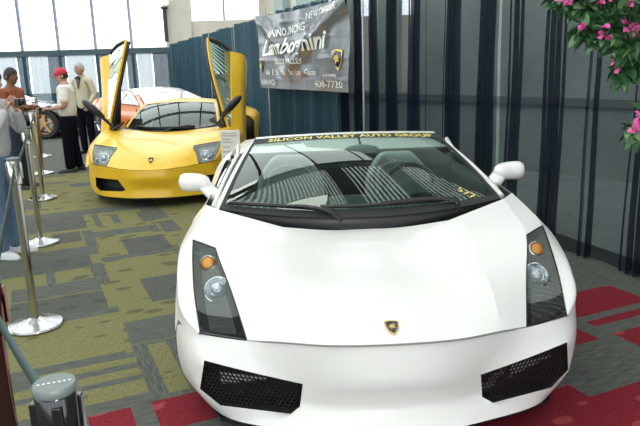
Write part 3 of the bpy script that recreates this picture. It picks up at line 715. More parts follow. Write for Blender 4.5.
# wipers
def wiper(pts_arm, pts_blade):
    w_ = empty('wiper'); w_.parent = W
    k = MB(); k.tube(cr([WS(s, t, o) for s, t, o in pts_arm], 5), .013, n=8, sq=.6); k.build('wiper_arm', M_black, w_)
    k = MB(); k.tube(cr([WS(s, t, o) for s, t, o in pts_blade], 5), .011, n=6); k.build('wiper_blade', M_black, w_)
wiper([(.66, -.01, .02), (.62, .035, .03), (.40, .06, .035), (.12, .055, .03)], [(-.30, .055, .018), (0, .06, .018), (.35, .06, .018), (.66, .05, .018)])
wiper([(-.16, -.05, .02), (-.26, .01, .035), (-.42, .045, .03), (-.52, .05, .025)], [(-.93, .05, .016), (-.7, .055, .018), (-.45, .05, .018), (-.22, .03, .02)])
# cowl below the glass
k = MB(); k.grid([[WS(s, .02, .0) + o for s in np.linspace(-1, 1, 25)] for o in (V(0, .01, .004), V(0,-.006,-.01), V(0,-.02,-.05), V(0,-.01,-.11))]); k.build('cowl_panel', M_black, W, smooth=60)
# ------------------------------------------------------------------ the yellow car with raised scissor doors
Y = empty('sports_car', (-1.913, 7.105, 0), .003)
tag(Y, 'yellow low sports car with both scissor doors raised, left behind the white one', 'car')
GY = [
 [(0,.15,.455),(.2,.165,.46),(.38,.235,.47),(.533,.325,.485),(.70,.38,.508)],
 [(0,.32,.575),(.18,.33,.578),(.34,.355,.582),(.497,.42,.582),(.735,.50,.605)],
 [(0,.50,.630),(.17,.50,.634),(.31,.51,.652),(.452,.538,.669),(.762,.685,.695)],
 [(0,.85,.70),(.18,.85,.705),(.36,.88,.73),(.58,.95,.77),(.80,1.02,.785)],
 [(0,1.25,.763),(.2,1.26,.768),(.42,1.32,.785),(.67,1.42,.80),(.80,1.52,.81)]]
hoodY, shY, wingY, lampY, c4Y = car_front(Y, GY, M_yellow)
TY = [(p[1], p[0], p[2]) for p in c4Y] + [(2.0,.81,.82),(2.75,.80,.86),(3.2,.80,.90),(3.8,.76,.88),(4.4,.72,.84)]
SY = smooth_tab([(.37,.70,.507),(.50,.765,.575),(.70,.84,.635),(1.0,.905,.68),(1.3,.93,.70),(1.52,.94,.70),(2.1,.93,.68),(2.75,.96,.74),(3.3,.975,.79),(4.0,.93,.76),(4.42,.84,.70)])
def BY(y):
    if y < .66: return V(np.interp(y, [.37,.5,.66],[.70,.765,.85]), np.interp(y, [.37,.5,.66],[.505,.50,.44]))
    for yc, r in ((1.0, .345), (3.66, .36)):
        if abs(y - yc) < r: return V(.90, max(.31 + math.sqrt(r*r - (y-yc)**2), .18))
    return V(.92, .17)
SPY = lambda a, c, n: side_panel(TY, SY, BY, a, c, n)
TH = R(66); HY, HZ = 1.55, .52
def swing(p):
    y, z = p[1]-HY, p[2]-HZ
    return V(p[0], HY + y*math.cos(TH) - z*math.sin(TH), HZ + y*math.sin(TH) + z*math.cos(TH))
for sg in (1, -1):
    q = (lambda P: P) if sg > 0 else mir
    b = MB(); b.grid(q(wingY)); b.grid(q(SPY(.372, 1.52, 34))); b.build('front_wing', M_yellow, Y, smooth=35)
    b = MB(); b.grid(q(SPY(2.75, 4.4, 36))); b.build('rear_wing', M_yellow, Y, smooth=35)
    headlight(Y, q(lampY), sg, mat('lamp_bed_pale', (.30, .31, .30), .3, noise=.2, nscale=30), [(.45, .40, 'proj', .055), (.35, .72, 'proj', .035)])
    make_wheel(Y, sg*.77, 1.0, .31, sg, rim=M_black); make_wheel(Y, sg*.80, 3.66, .335, sg, w=.3, rim=M_black)
    b = MB(); b.box((sg*.88-.05, 1.5, .17), (sg*.88+.05, 2.78, .40)); b.build('door_sill', M_black, Y, bevel=.02)
    # raised door: skin, inner lining, frame, pane
    P = q([[p for p in r_] for r_ in SPY(1.56, 2.74, 12)])
    outer = [[swing(p) for p in r_] for r_ in P]
    inner = [[swing(p + V(-sg*.10, 0, 0)) for p in r_[:-2]] for r_ in P]
    d = empty('scissor_door'); d.parent = Y
    b = MB(); b.grid(outer); b.grid([[r_[0] for r_ in outer], [r_[0] for r_ in inner]]); b.grid([[r_[-1] for r_ in outer], [r_[-1] for r_ in inner]]); b.grid([outer[0], (inner[0] + [inner[0][-1]]*2)]); b.grid([outer[-1], (inner[-1] + [inner[-1][-1]]*2)]); b.build('door_skin', M_yellow, d, smooth=40)
    b = MB(); b.grid(inner); b.build('door_lining', M_black, d, smooth=40, solid=.02)
    fr = cr([V(sg*.80, 1.58, .83), V(sg*.70, 1.95, .955), V(sg*.60, 2.35, 1.05), V(sg*.545, 2.68, 1.055), V(sg*.53, 2.85, 1.02)], 5)
    bk = [V(sg*.53, 2.85, 1.02), V(sg*.66, 2.83, .95), V(sg*.78, 2.76, .87)]
    b = MB(); b.tube([swing(p) for p in fr], .026, n=8, sq=.7); b.build('window_frame', M_yellow, d, smooth=60)
    b = MB(); b.tube([swing(p + V(-sg*.025, 0, -.035)) for p in fr], .022, n=8); b.tube([swing(p) for p in bk], .024, n=8); b.build('window_seal', M_black, d, smooth=60)
    b = MB(); b.grid([[swing(p) for p in fr], [swing(V(sg*.795, 1.58 + 1.18*i/(len(fr)-1), .82 + .04*i/(len(fr)-1))) for i in range(len(fr))]]); b.build('door_window', M_side, d, smooth=0)
    # mirror, riding on the raised door
    m_ = empty('door_mirror'); m_.parent = Y
    k = MB(); k.tube(cr([V(sg*.66, 1.12, .86), V(sg*.74, 1.10, .95), V(sg*.84, 1.08, 1.06)], 4), [.03]*4 + [.032]*4 + [.04], n=8, sq=.6); k.build('mirror_arm', M_black, m_)
    k = MB(); k.tube([V(sg*.74, 1.08, .98), V(sg*.79, 1.07, 1.02), V(sg*.86, 1.06, 1.09), V(sg*.94, 1.06, 1.165), V(sg*.975, 1.06, 1.195), V(sg*.985, 1.06, 1.205)], [.03, .068, .082, .07, .035, .01], n=12, sq=.6); k.build('mirror_shell', M_black, m_, smooth=80)
    k = MB(); k.tube([V(sg*.70, 1.30, .80), V(sg*.56, 1.28, .90)], [.07, .02], n=6, sq=.5); k.build('door_strut', M_black, d)
bY = dict(T0=(0,.148,.449),T1=(.2,.163,.454),T2=(.38,.233,.464),T3=(.533,.323,.479),T4=(.70,.379,.502),T5=(.765,.50,.498),T6=(.85,.66,.44),
 U0=(0,.13,.36),U1=(.2,.15,.355),F=(.40,.265,.335),X=(.56,.345,.337),A=(.71,.436,.340),Y=(.765,.50,.34),S6=(.865,.67,.34),
 V0=(0,.20,.235),V1=(.18,.21,.23),E=(.31,.238,.215),D=(.36,.265,.196),C=(.663,.42,.18),B=(.715,.44,.23),Z=(.755,.505,.20),S7=(.86,.67,.20),
 L0=(0,.18,.128),L1=(.18,.19,.125),L2=(.34,.25,.12),L3=(.5,.33,.12),L4=(.69,.44,.118),L8=(.82,.66,.115))
bumper(Y, M_yellow, bY)
for sg in (1, -1):
    P = [np.array(bY[k]) * [sg, 1, 1] for k in ('F','X','A','B','C','D','E')]; c = sum(P)/7
    k = MB(); inn = [p + V(0, .12, 0) + (c-p)*.1 for p in P]; k.add(P + inn, [(i, (i+1) % 7, 7+(i+1) % 7, 7+i) for i in range(7)] + [tuple(range(7, 14))]); k.build('air_intake', M_black, Y, smooth=0)
emblem(Y, V(0, .262, .546), (0, -.7, .7), .07)
k = MB(); k.box((-.66, .55, .10), (.66, 4.25, .2)); k.box((-.60, .5, .2), (.60, 1.4, .42)); k.build('underbody', M_under, Y, smooth=0)
k = MB(); k.box((-.80, 1.45, .2), (.80, 2.75, .24)); k.box((-.78, 2.7, .24), (.78, 2.78, .95)); k.box((-.76, 1.42, .24), (.76, 1.5, .72)); k.build('cabin_tub', M_cabin, Y, smooth=0)
P = [[V(u*.70, yy + .06*u*u, zz) for u in np.linspace(-1, 1, 13)] for yy, zz in ((1.36,.77),(1.55,.80),(1.72,.80),(1.78,.74),(1.76,.5))]
k = MB(); k.grid(P); k.build('dashboard', M_dash, Y, smooth=60)
for x in (-.36, .36): seat(Y, x, 2.42, .30, M_cabin)
def WY(s, t, off=0.):
    b_ = V(.59*s, 1.27 + .28*s*s, .768 + .04*s*s); a = V(.475*s, 2.10 + .08*s*s, 1.085 - .03*s*s)
    p = b_*(1-t) + a*t; n = V(.2*s, -.38, .9); n /= np.linalg.norm(n)
    return p + n*(.04*4*t*(1-t)*(1-.5*s*s) + off)
k = MB(); k.grid([[WY(s, t) for s in np.linspace(-1, 1, 25)] for t in np.linspace(0, 1, 13)]); wsY = k.build('windscreen', M_screen, Y, smooth=180)
k = MB(); k.grid([[WY(s, t, .003) for s in np.linspace(-1, 1, 25)] for t in (0, .04, .08)])
for a, c in ((-1, -.96), (.96, 1)): k.grid([[WY(s, t, .003) for s in (a, c)] for t in np.linspace(0, 1, 13)])
k.build('screen_border', M_gloss, wsY, smooth=60)
P = [[V(u*w, yy + .05*u*u*(1 if yy < 2.4 else 0), zz - d_*u*u) for u in np.linspace(-1, 1, 15)] for yy, zz, w, d_ in ((2.10,1.087,.475,.03),(2.25,1.112,.48,.035),(2.45,1.118,.50,.04),(2.75,1.10,.54,.05),(2.95,1.06,.58,.07),(3.4,.97,.66,.08),(3.9,.90,.72,.05),(4.38,.84,.72,.02),(4.42,.6,.8,0),(4.38,.3,.82,0))]
k = MB(); k.grid(P); k.build('roof', M_yellow, Y, smooth=40)
for sg in (1, -1):
    k = MB(); k.tube([WY(sg, t) + V(sg*.02, .015, -.005) for t in np.linspace(-.02, 1.03, 12)], .026, n=8, sq=.7); k.build('windscreen_pillar', M_yellow, Y, smooth=60)
    k = MB(); k.add([V(sg*.54, 2.75, 1.06), V(sg*.80, 2.75, .86), V(sg*.80, 3.3, .90), V(sg*.66, 3.4, .90), V(sg*.58, 2.95, 1.0)], [(0,1,2,3,4)]); k.build('rear_quarter', M_yellow, Y, smooth=0)
w_ = empty('wiper'); w_.parent = Y
k = MB(); k.tube([WY(s, .03 + .03*(1-abs(s)), .02) for s in np.linspace(-.75, .55, 9)], .014, n=6); k.build('wiper_blade', M_black, w_)
k = MB(); k.tube([WY(-.1, -.02, .01), WY(.1, .03, .03), WY(.45, .05, .03)], .014, n=6); k.build('wiper_arm', M_black, w_)

# ------------------------------------------------------------------ side-on cars at the back
def side_car(loc, rz, paint, prof, glassq, L, label, rimm, half=.92, wheels=(.9, 3.4), r=.33, pillar=None, glassm=None):
    """profile in (length, height); nose at 0; built solid across the width with tumblehome"""
    e = empty('sports_car', loc, rz); tag(e, label, 'car')
    n = len(prof); rows = []
    pr = cr([V(x, z, 0) for x, z in prof], 4)
    P = []
    for p in pr:
        k = max(0, (p[1]-.75))/.45; nose = 1 - .10*max(0, 1-p[0]/.6) - .08*max(0, 1-(L-p[0])/.6)
        w = half*nose*(1-.42*k)
        P.append([V(p[0], u*w, p[1] - .035*abs(u)**3) for u in np.linspace(-1, 1, 9)])
    b = MB(); b.grid(P)
    # flanks
    for sg in (1, -1):
        G = []
        for row in P:
            t = row[-1] if sg > 0 else row[0]; x = t[0]; bz = .20
            for wc in wheels:
                if abs(x-wc) < r+.05: bz = max(bz, r + math.sqrt(max(0, (r+.05)**2-(x-wc)**2)) - .0)
            nose = 1 - .10*max(0, 1-x/.6) - .08*max(0, 1-(L-x)/.6)
            zs = min(.66, t[2]-.01) ; zs = max(zs, bz+.004)
            if t[2] < zs + .02: zs = max(bz, t[2]-.02)
            G.append([t, V(x, sg*half*nose*1.0, zs), V(x, sg*half*nose*1.01, (zs+bz)/2), V(x, sg*half*nose*.97, bz)])
        b.grid(G)
    b.build('body', paint, e, smooth=40)
    k = MB(); k.box((.4, -half*.8, .14), (L-.3, half*.8, .24)); k.build('underbody', M_under, e, smooth=0)
    for wc in wheels:
        for sg in (1, -1):
            w_ = make_wheel(e, wc, sg*(half-.12), r, sg, rim=rimm); w_.rotation_euler = (0, 0, R(90))
    for nm, poly in glassq:
        for sg in (1, -1):
            vs = []
            for x, z in poly:
                kk = max(0, (z-.75))/.45; vs.append(V(x, sg*(half*(1-.42*kk)+.012), z))
            k = MB(); k.add(vs, [tuple(range(len(vs)))]); k.build(nm, glassm or M_gloss, e, smooth=0)
    for poly in (pillar or []):
        for sg in (1, -1):
            vs = []
            for x, z in poly:
                kk = max(0, (z-.75))/.45; vs.append(V(x, sg*(half*(1-.42*kk)+.02), z))
            k = MB(); k.add(vs, [tuple(range(len(vs)))]); k.build('pillar', paint, e, smooth=0)
    return e
M_orange = mat('orange_paint', (.72, .19, .035), .25, coat=.8, noise=.04, nscale=3)
M_dark = mat('dark_green_paint', (.012, .03, .03), .18, coat=.9, noise=.05, nscale=3)
M_bronze = mat('bronze_alloy', (.62, .36, .17), .35, metal=.2, noise=.1)
M_skyglass = mat('pale_side_glass', (.42, .50, .47), .05, coat=1, noise=.05, spec=1.)
lam = [(0,.45),(.15,.58),(.6,.70),(1.15,.79),(1.45,.86),(1.95,1.05),(2.3,1.15),(2.7,1.15),(3.1,1.08),(3.6,.96),(4.1,.90),(4.26,.84),(4.3,.5)]
gl = [('side_window', [(1.45,.84),(1.60,.90),(2.05,1.06),(2.28,1.11),(2.28,.86)]), ('side_window', [(2.32,.86),(2.32,1.12),(2.65,1.12),(2.95,1.06),(3.1,.90)])]
ang = R(180-48)
oc = side_car((-2.05, 13.0, 0), ang, M_orange, lam, gl, 4.3, 'orange low sports car with glare painted on its roof and pale windows behind the yellow car', M_rim, glassm=M_skyglass, wheels=(.95, 3.5))
M_roofglare = mat('roof_glare', (.62, .60, .56), .2, coat=.8, noise=.03)  # glare on the orange car's roof, put into its colour
k = MB(); k.grid([[V(x, u*.92*(1-.42*max(0, z-.75)/.45)*.99, z + .012 - .035*abs(u)**3) for u in np.linspace(-1, 1, 9)] for x, z in [(p[0], p[1]) for p in cr([(1.95,1.05,0),(2.3,1.15,0),(2.7,1.15,0),(3.1,1.08,0),(3.3,1.03,0)], 4)]]); k.build('roof', M_roofglare, oc, smooth=40)
k = MB(); k.grid([[V(x, u*.80*(1-.42*max(0, z-.75)/.45), z + .012) for u in np.linspace(-1, 1, 9)] for x, z in ((1.35,.835),(1.5,.88),(1.7,.96),(1.93,1.04))]); k.build('windscreen', M_skyglass, oc, smooth=40)
dc = side_car((-5.57, 15.6, 0), R(180+2), M_dark, lam, gl, 4.3, 'dark green low sports car with bronze wheels, side on behind the talking men', M_bronze, glassm=M_skyglass, wheels=(.6, 3.3))
k = MB(); k.grid([[V(x, u*.80*(1-.42*max(0, z-.75)/.45), z + .012) for u in np.linspace(-1, 1, 9)] for x, z in ((1.3,.82),(1.5,.88),(1.7,.96),(1.93,1.04))]); k.build('windscreen', M_skyglass, dc, smooth=40)
oc.scale = (1, 1, .92)
# ------------------------------------------------------------------ barrier posts
M_steel = mat('polished_steel', (.62, .60, .56), .14, metal=1, noise=.06, nscale=12)
M_basec = mat('base_chrome', (.42, .42, .42), .2, metal=1, noise=.04)
M_cap = mat('post_cap', (.13, .16, .155), .45, bump=.2)
M_belt = mat('grey_belt', (.055, .10, .098), .7, bump=.3, bscale=200)
M_redrefl = mat('steel_red_reflection', (.22, .10, .09), .12, metal=1, noise=.1)  # dark steel with the red carpet's reflection put into its colour
M_dots = mat('cap_marks', (.75, .78, .76), .5, noise=.05)
def post(name, x, y, label, post_m=M_steel, H=1.10, base=True, group='barrier posts'):
    e = empty(name, (x, y, 0)); tag(e, label, 'barrier post', group)
    b = MB(); b.lathe([(0, 0), (.168, 0), (.172, .012), (.165, .022), (.10, .036), (.045, .052), (.034, .06), (0, .06)], n=40); b.build('base', M_basec, e)
    b = MB(); b.lathe([(.0, .05), (.026, .05), (.026, H-.16), (0, H-.16)], n=20); b.build('pole', post_m, e)
    b = MB(); b.lathe([(.027, H-.165), (.036, H-.16), (.037, H-.02), (.0335, H-.015), (0, H-.015)], n=28)
    for k in range(4):
        a = k*math.pi/2 + R(24); c, s_ = math.cos(a)*.036, math.sin(a)*.036
        b.box((c-.008, s_-.008, H-.13), (c+.008, s_+.008, H-.03))
    b.build('head', M_gloss if post_m is M_steel and name == 'crowd_post' and y < 1.5 else post_m, e, bevel=.002)
    b = MB(); b.lathe([(.037, H-.016), (.0385, H-.012), (.0385, H-.004), (.036, H), (0, H)], n=32); b.build('cap', M_cap, e)
    return e
def belt(e, p, q, sag=.02):
    """strap from this post to the next, as a part of the post that reels it out"""
    p, q = V(*p), V(*q); o = np.array(e.location); L = math.hypot(*(q-p)[:2]); d = (q-p)/np.linalg.norm(q-p)
    p, q = p + d*.037, q - d*.047
    rows = [[p + (q-p)*i/14 + V(0, 0, -sag*4*(i/14)*(1-i/14) + dz) - o for i in range(15)] for dz in (0, -.048)]
    b = MB(); b.grid(rows); b.build('belt', M_belt, e, smooth=60, solid=.002)
PS = [(-.481, 1.055), (-.898, 1.65), (-1.862, 3.94), (-2.652, 5.938), (-3.48, 8.03), (-4.27, 9.95), (-5.05, 11.85)]
LB = ['steel barrier post nearest the viewer, its flat grey cap at the lower left', 'steel barrier post with painted red reflection cut by the left frame edge beside the nearest capped post', 'steel barrier post with round base standing left of the white car nose', 'steel barrier post beside the jeans of the dark haired woman', 'steel barrier post in front of the rust shirted man', 'steel barrier post left of the man in the red cap', 'steel barrier post farthest back near the dark car wheel']
posts = []
for i, (x, y) in enumerate(PS):
    posts.append(post('crowd_post', x, y, LB[i], M_redrefl if i == 1 else M_steel))
for i in range(len(PS)-1):
    a, b_ = PS[i], PS[i+1]; belt(posts[i], (*a, 1.055), (*b_, 1.055), .012 if i < 2 else .03)
b = MB()
for k in range(7):
    t = (-1 + k/3)*.026; c, s_ = math.cos(R(20)), math.sin(R(20)); b.box((t*c-.0022, t*s_-.0016, 1.1), (t*c+.0022, t*s_+.0016, 1.1006))
b.build('cap_marks', M_dots, children(posts[0])[-2] if False else posts[0], smooth=0)

# ------------------------------------------------------------------ information board
e = empty('information_board', (-.91, 6.75, 0)); tag(e, 'white information board with faint text lines standing at the yellow car wing', 'sign')
M_board = mat('board_white', (.72, .70, .64), .5, noise=.04); M_faint = mat('faint_print', (.42, .40, .36), .6, noise=.1)
b = MB(); b.box((-.10, -.012, .42), (.10, .012, .93)); b.build('board', M_board, e, bevel=.003)
b = MB()
for z, w in ((.90, .24), (.875, .26), (.84, .14), (.81, .18), (.76, .12), (.71, .16), (.66, .1), (.60, .17), (.55, .12)): b.box((-.08, -.0145, z-.006), (-.08+w*.6, -.0122, z+.006))
pr = b.build('faint_print', M_faint, e, smooth=0, merge=False); 
b = MB(); b.tube([(0, .03, 0), (0, .03, .9)], .014, n=10); b.build('stand_pole', M_chrome, e)
b = MB(); b.lathe([(0, 0), (.15, 0), (.15, .012), (.02, .025), (0, .025)], n=28); b.build('stand_base', M_chrome, e)

# ------------------------------------------------------------------ pink flowering branches
M_leaf = mat('leaf_green', (.03, .10, .035), .45, noise=.5, nscale=14)
M_leaf2 = mat('leaf_pale', (.16, .30, .13), .45, noise=.4, nscale=14)
M_bract = mat('pink_bract', (.78, .13, .40), .6, noise=.25, nscale=30)
M_stem = mat('stem_brown', (.09, .07, .03), .8, noise=.2)
e = empty('hanging_plant', (1.62, 2.75, 2.30)); tag(e, 'trailing plant with pink flowers hanging in at the top right corner', 'plant')
fo_ = np.array(e.location); rr = random.Random(5)
def ray(u, v, y):
    pi, ro = R(13.555), R(-1.625); Fv = V(0, math.cos(pi), -math.sin(pi)); Uv = V(0, math.sin(pi), math.cos(pi)); Rv = V(1, 0, 0)
    A = math.cos(ro)*Rv + math.sin(ro)*Uv; B = -math.sin(ro)*Rv + math.cos(ro)*Uv
    d = Fv + ((u-320)*A - (v-213)*B)/650; return V(0, 0, 1.65) + d*(y/d[1])
root = V(1.62, 2.75, 2.30)
br = [[(650,-60,2.7),(630,-20,2.65),(600,8,2.6),(575,2,2.6),(562,-2,2.62)], [(655,-50,2.7),(640,-10,2.6),(615,25,2.55),(596,34,2.55),(585,27,2.55)], [(660,-50,2.7),(650,0,2.62),(642,45,2.58),(632,68,2.56),(620,72,2.55)],
      [(670,-40,2.75),(665,40,2.68),(652,100,2.62),(640,128,2.6),(630,133,2.6)], [(660,-60,2.7),(645,0,2.6),(628,38,2.5),(622,50,2.52)]]
BR = [cr([root] + [ray(*p) for p in b_], 6) for b_ in br]
for P in BR:
    k = MB(); k.tube([p - fo_ for p in P], [.007*(1-.75*i/len(P)) for i in range(len(P))], n=6); k.build('branch', M_stem, e)
def leaf(mb, p, d, l, w):
    d = d/np.linalg.norm(d); s_ = np.cross(d, V(rr.uniform(-1,1), rr.uniform(-1,1), 1.2)); s_ /= np.linalg.norm(s_)+1e-9; n = np.cross(s_, d)
    rows = []
    for i in range(6):
        t = i/5; ww = w*math.sin(math.pi*min(1, t**.75*1.0))**.8 * (1 if t < 1 else 0) + .0005
        c = p + d*l*t - n*l*.22*t*t
        rows.append([c - s_*ww + n*ww*.3, c, c + s_*ww + n*ww*.3])
    mb.grid(rows)
def rdir(): v = V(rr.gauss(0,1), rr.gauss(0,1), rr.gauss(0,1)); return v/np.linalg.norm(v)
lm = MB()
for bi, P in enumerate(BR):
    for i in range(6, len(P)):
        for q in range(9 if bi != 3 else 4):
            d = rdir() + V(-.3, -.3, -.3); lm.cur = 1 if rr.random() < .25 else 0
            leaf(lm, P[i] + rdir()*rr.uniform(0, .03) - fo_, d, rr.uniform(.045, .085), rr.uniform(.012, .021))
for _ in range(260):
    u, v = rr.uniform(592, 665), rr.uniform(-30, 44); 
    if v > 48 - (640-u)*.55 + 12: continue
    lm.cur = 1 if rr.random() < .25 else 0; leaf(lm, ray(u, v, rr.uniform(2.5, 2.72)) - fo_, rdir() + V(-.3,-.2,-.3), rr.uniform(.045, .08), rr.uniform(.013, .021))
tag(lm.build('foliage', [M_leaf, M_leaf2], e, smooth=60, merge=False), kind='stuff')
FL = [(563,-1,.03),(569,3,.025),(583,27,.028),(604,30,.03),(600,36,.028),(608,36,.022),(626,26,.03),(633,33,.036),(623,40,.03),(636,24,.028),(630,46,.024),(616,62,.022),(618,70,.020),(610,-2,.03),(601,2,.024),(640,36,.03),(636,122,.03),(634,131,.028),(641,114,.026),(642,-2,.03),(630,4,.022),(638,128,.02)]
for u, v, r in FL:
    k = MB(); c = ray(u, v, 2.50) - fo_
    for q in range(8):
        d = rdir(); leaf(k, c + rdir()*r*.3, d, r*.75, r*.36)
    k.build('flower', M_bract, e, smooth=60, merge=False)
# ------------------------------------------------------------------ visitors
M_skin_d = mat('skin_dark', (.20, .095, .06), .55, noise=.06); M_skin_l = mat('skin_light', (.50, .29, .21), .55, noise=.06)
M_hairb = mat('hair_black', (.012, .01, .01), .6, bump=.6, bscale=90); M_hairg = mat('hair_grey', (.42, .41, .39), .7, bump=.6, bscale=90); M_hairbr = mat('hair_brown', (.03, .018, .014), .55, bump=.6, bscale=90)
def skin_mesh(name, m, parent, chains, sub=2):
    """chains: list of [(x,y,z,rx,ry), ...]; first vertex of later chains is welded to an earlier joint when equal"""
    vs = []; rs = []; es = []; ix = {}
    for ch in chains:
        prev = None
        for p in ch:
            key = tuple(round(c, 4) for c in p[:3])
            if key not in ix: ix[key] = len(vs); vs.append(p[:3]); rs.append((p[3], p[4] if len(p) > 4 else p[3]))
            if prev is not None and prev != ix[key]: es.append((prev, ix[key]))
            prev = ix[key]
    me = bpy.data.meshes.new(name); me.from_pydata(vs, es, []); o = bpy.data.objects.new(name, me); COL.objects.link(o)
    md = o.modifiers.new('skin', 'SKIN'); md.use_smooth_shade = True
    sv = me.skin_vertices[0].data if me.skin_vertices else None
    if sv is None:
        bpy.context.view_layer.objects.active = o
        import bmesh
        bm = bmesh.new(); bm.from_mesh(me); bm.verts.layers.skin.verify(); bm.to_mesh(me); bm.free(); sv = me.skin_vertices[0].data
    for i, r in enumerate(rs): sv[i].radius = r; sv[i].use_root = (i == 0)
    s_ = o.modifiers.new('sub', 'SUBSURF'); s_.levels = sub; s_.render_levels = sub
    dg = bpy.context.evaluated_depsgraph_get(); dg.update()
    me2 = bpy.data.meshes.new_from_object(o.evaluated_get(dg)); o.modifiers.clear(); o.data = me2; me2.materials.clear(); me2.materials.append(m)
    me2.shade_smooth(); o.parent = parent
    return o
def head(parent, m, hair_m, c, yaw, pitch=0., s=1., hair='short', roll=0):
    """face looks along local -Y before turning; c is the head centre"""
    Mx = Matrix.Translation(Vector(c)) @ Matrix.Rotation(yaw, 4, 'Z') @ Matrix.Rotation(pitch, 4, 'X')
    tr = lambda p: np.array(Mx @ Vector((p[0]*s, p[1]*s, p[2]*s)))
    P = []; n = 28; mrow = 24
    for i in range(mrow+1):
        ph = math.pi*i/mrow; row = []; z = .118*math.cos(ph); rr_ = math.sin(ph)
        for k in range(n+1):
            a = 2*math.pi*k/n; x = .074*rr_*math.cos(a); y = .095*rr_*math.sin(a)
            if z < 0: f = 1 - .30*(-z/.118)**1.3; x *= f; y *= (1 - .16*(-z/.118))
            if y < 0:   # face side
                fx = x/.074; 
                y += .010*math.exp(-((z-.018)/.016)**2)*math.exp(-(abs(fx)-.42)**2/.02)      # eye sockets
                y -= .026*math.exp(-((z+.022)/.020)**2)*math.exp(-(fx/.16)**2) + .010*math.exp(-((z-.002)/.022)**2)*math.exp(-(fx/.12)**2)   # nose
                y -= .007*math.exp(-((z+.058)/.010)**2)*math.exp(-(fx/.32)**2)  # lips
                y -= .012*math.exp(-((z+.098)/.018)**2)*math.exp(-(fx/.35)**2)  # chin
                y -= .004*math.exp(-((z-.038)/.010)**2)*math.exp(-(fx/.6)**2)   # brow
            row.append(tr((x, y, z)))
        P.append(row)
    b = MB(); b.grid(P, flip=True)
    for sx in (-1, 1): 
        o = MB(); o.ball((0,0,0), 1, n=10, m=8, sc=(.012, .02, .032)); b.add([tr((sx*.074 + p[0], .012 + p[1], -.002 + p[2])) for p in o.v], o.f)
    h = b.build('head', m, parent, smooth=180)
    for sx in (-1, 1):
        k = MB(); o = MB(); o.ball((0,0,0), .011, n=8, m=6); k.add([tr((sx*.030 + p[0], -.077 + p[1], .018 + p[2])) for p in o.v], o.f); k.build('eye', M_gloss, h)
    k = MB(); k.tube([tr((x, -.093 + .10*abs(x), -.060)) for x in (-.024, -.012, 0, .012, .024)], .0035, n=6); k.build('lips', mat('lips', (.28, .10, .09), .5, noise=.05), h)
    k = MB()
    for sx in (-1, 1): k.tube([tr((sx*x, -.088 + .3*(x-.03)*abs(x)*6, .042 - .1*abs(x-.03))) for x in (.014, .03, .046)], .004, n=6)
    k.build('eyebrows', hair_m, h)
    if hair != 'cap':
        P = []
        for i in range(13):
            ph = math.pi*.60*i/12; row = []
            for kk in range(n+1):
                a = 2*math.pi*kk/n; fr = max(0, -math.sin(a)); lim = ph*(1 - .42*fr**.8) ; z = .118*math.cos(lim)
                g = 1.06 if hair != 'thin' else 1.025
                if hair == 'long': g = 1.16
                x = .074*math.sin(lim)*math.cos(a)*g; y = .095*math.sin(lim)*math.sin(a)*g; z = z*g + .004
                if hair == 'long' and i > 8 and fr < .3: z -= (i-8)*.035; y += .01
                row.append(tr((x, y, z)))
            P.append(row)
        k = MB(); k.grid(P, flip=True); k.build('hair', hair_m, h, smooth=180, solid=.008)
    return h, tr
def hand(parent, m, w, d, palm, curl=.6, s=1., side=1):
    """w wrist point, d direction of the hand, palm normal; five bent fingers and a thumb"""
    w, d, pn = V(*w), V(*d), V(*palm); d /= np.linalg.norm(d); pn -= d*(pn@d); pn /= np.linalg.norm(pn); sd = np.cross(d, pn)*side
    ch = []
    c0 = w; c1 = w + d*.045*s; c2 = w + d*.082*s
    ch.append([(*c0, .024*s, .020*s), (*c1, .036*s, .017*s), (*c2, .036*s, .015*s)])
    o = skin_mesh('hand', m, parent, ch, 1)
    for q, (off, ln) in enumerate(((.030, .068), (.011, .078), (-.010, .074), (-.029, .056))):
        st = w + d*.070*s + sd*off*s; pts = [(*st, .0095*s)]; dd = d.copy(); p = st
        for g in range(3):
            a = curl*(.5+.5*g); dd = d*math.cos(a*(g+1)*.6) + pn*math.sin(a*(g+1)*.6); p = p + dd*ln*s*(.46, .32, .26)[g]; pts.append((*p, (.0088, .008, .007)[g]*s))
        skin_mesh('finger', m, o, [pts], 1)
    p = w + d*.028*s + sd*.022*s; t1 = p + (d*.6 + sd*.6 + pn*.3)*.034*s; t2 = t1 + (d*.85 + sd*.15 + pn*.4)*.032*s
    skin_mesh('thumb', m, o, [[(*p, .012*s), (*t1, .011*s), (*t2, .009*s)]], 1)
    return o
def shoe(parent, m, x, y, rz):
    c, s_ = math.cos(rz), math.sin(rz); P = []
    for i in range(11):
        t = i/10; yy = .09 - .29*t; w = .040 + .010*math.sin(math.pi*min(1, t*1.1)) - .022*max(0, t-.8)/.2; h = .085 - .045*t + (.0 if t < .85 else -.02*(t-.85)/.15)
        row = []
        for k in range(13):
            a = math.pi*k/12; row.append(V(w*math.cos(a), yy, .006 + h*math.sin(a)**.7))
        row = [V(w, yy, .004)] + row + [V(-w, yy, .004)]
        P.append([V(x + p[0]*c - p[1]*s_, y + p[0]*s_ + p[1]*c, p[2]) for p in row])
    b = MB(); b.grid(P); n = len(P[0]); b.add(P[0], [tuple(range(n))]); b.add(P[-1], [tuple(range(n))]); b.grid([[p[0] for p in P], [p[-1] for p in P]]); return b.build('shoe', m, parent, smooth=50)
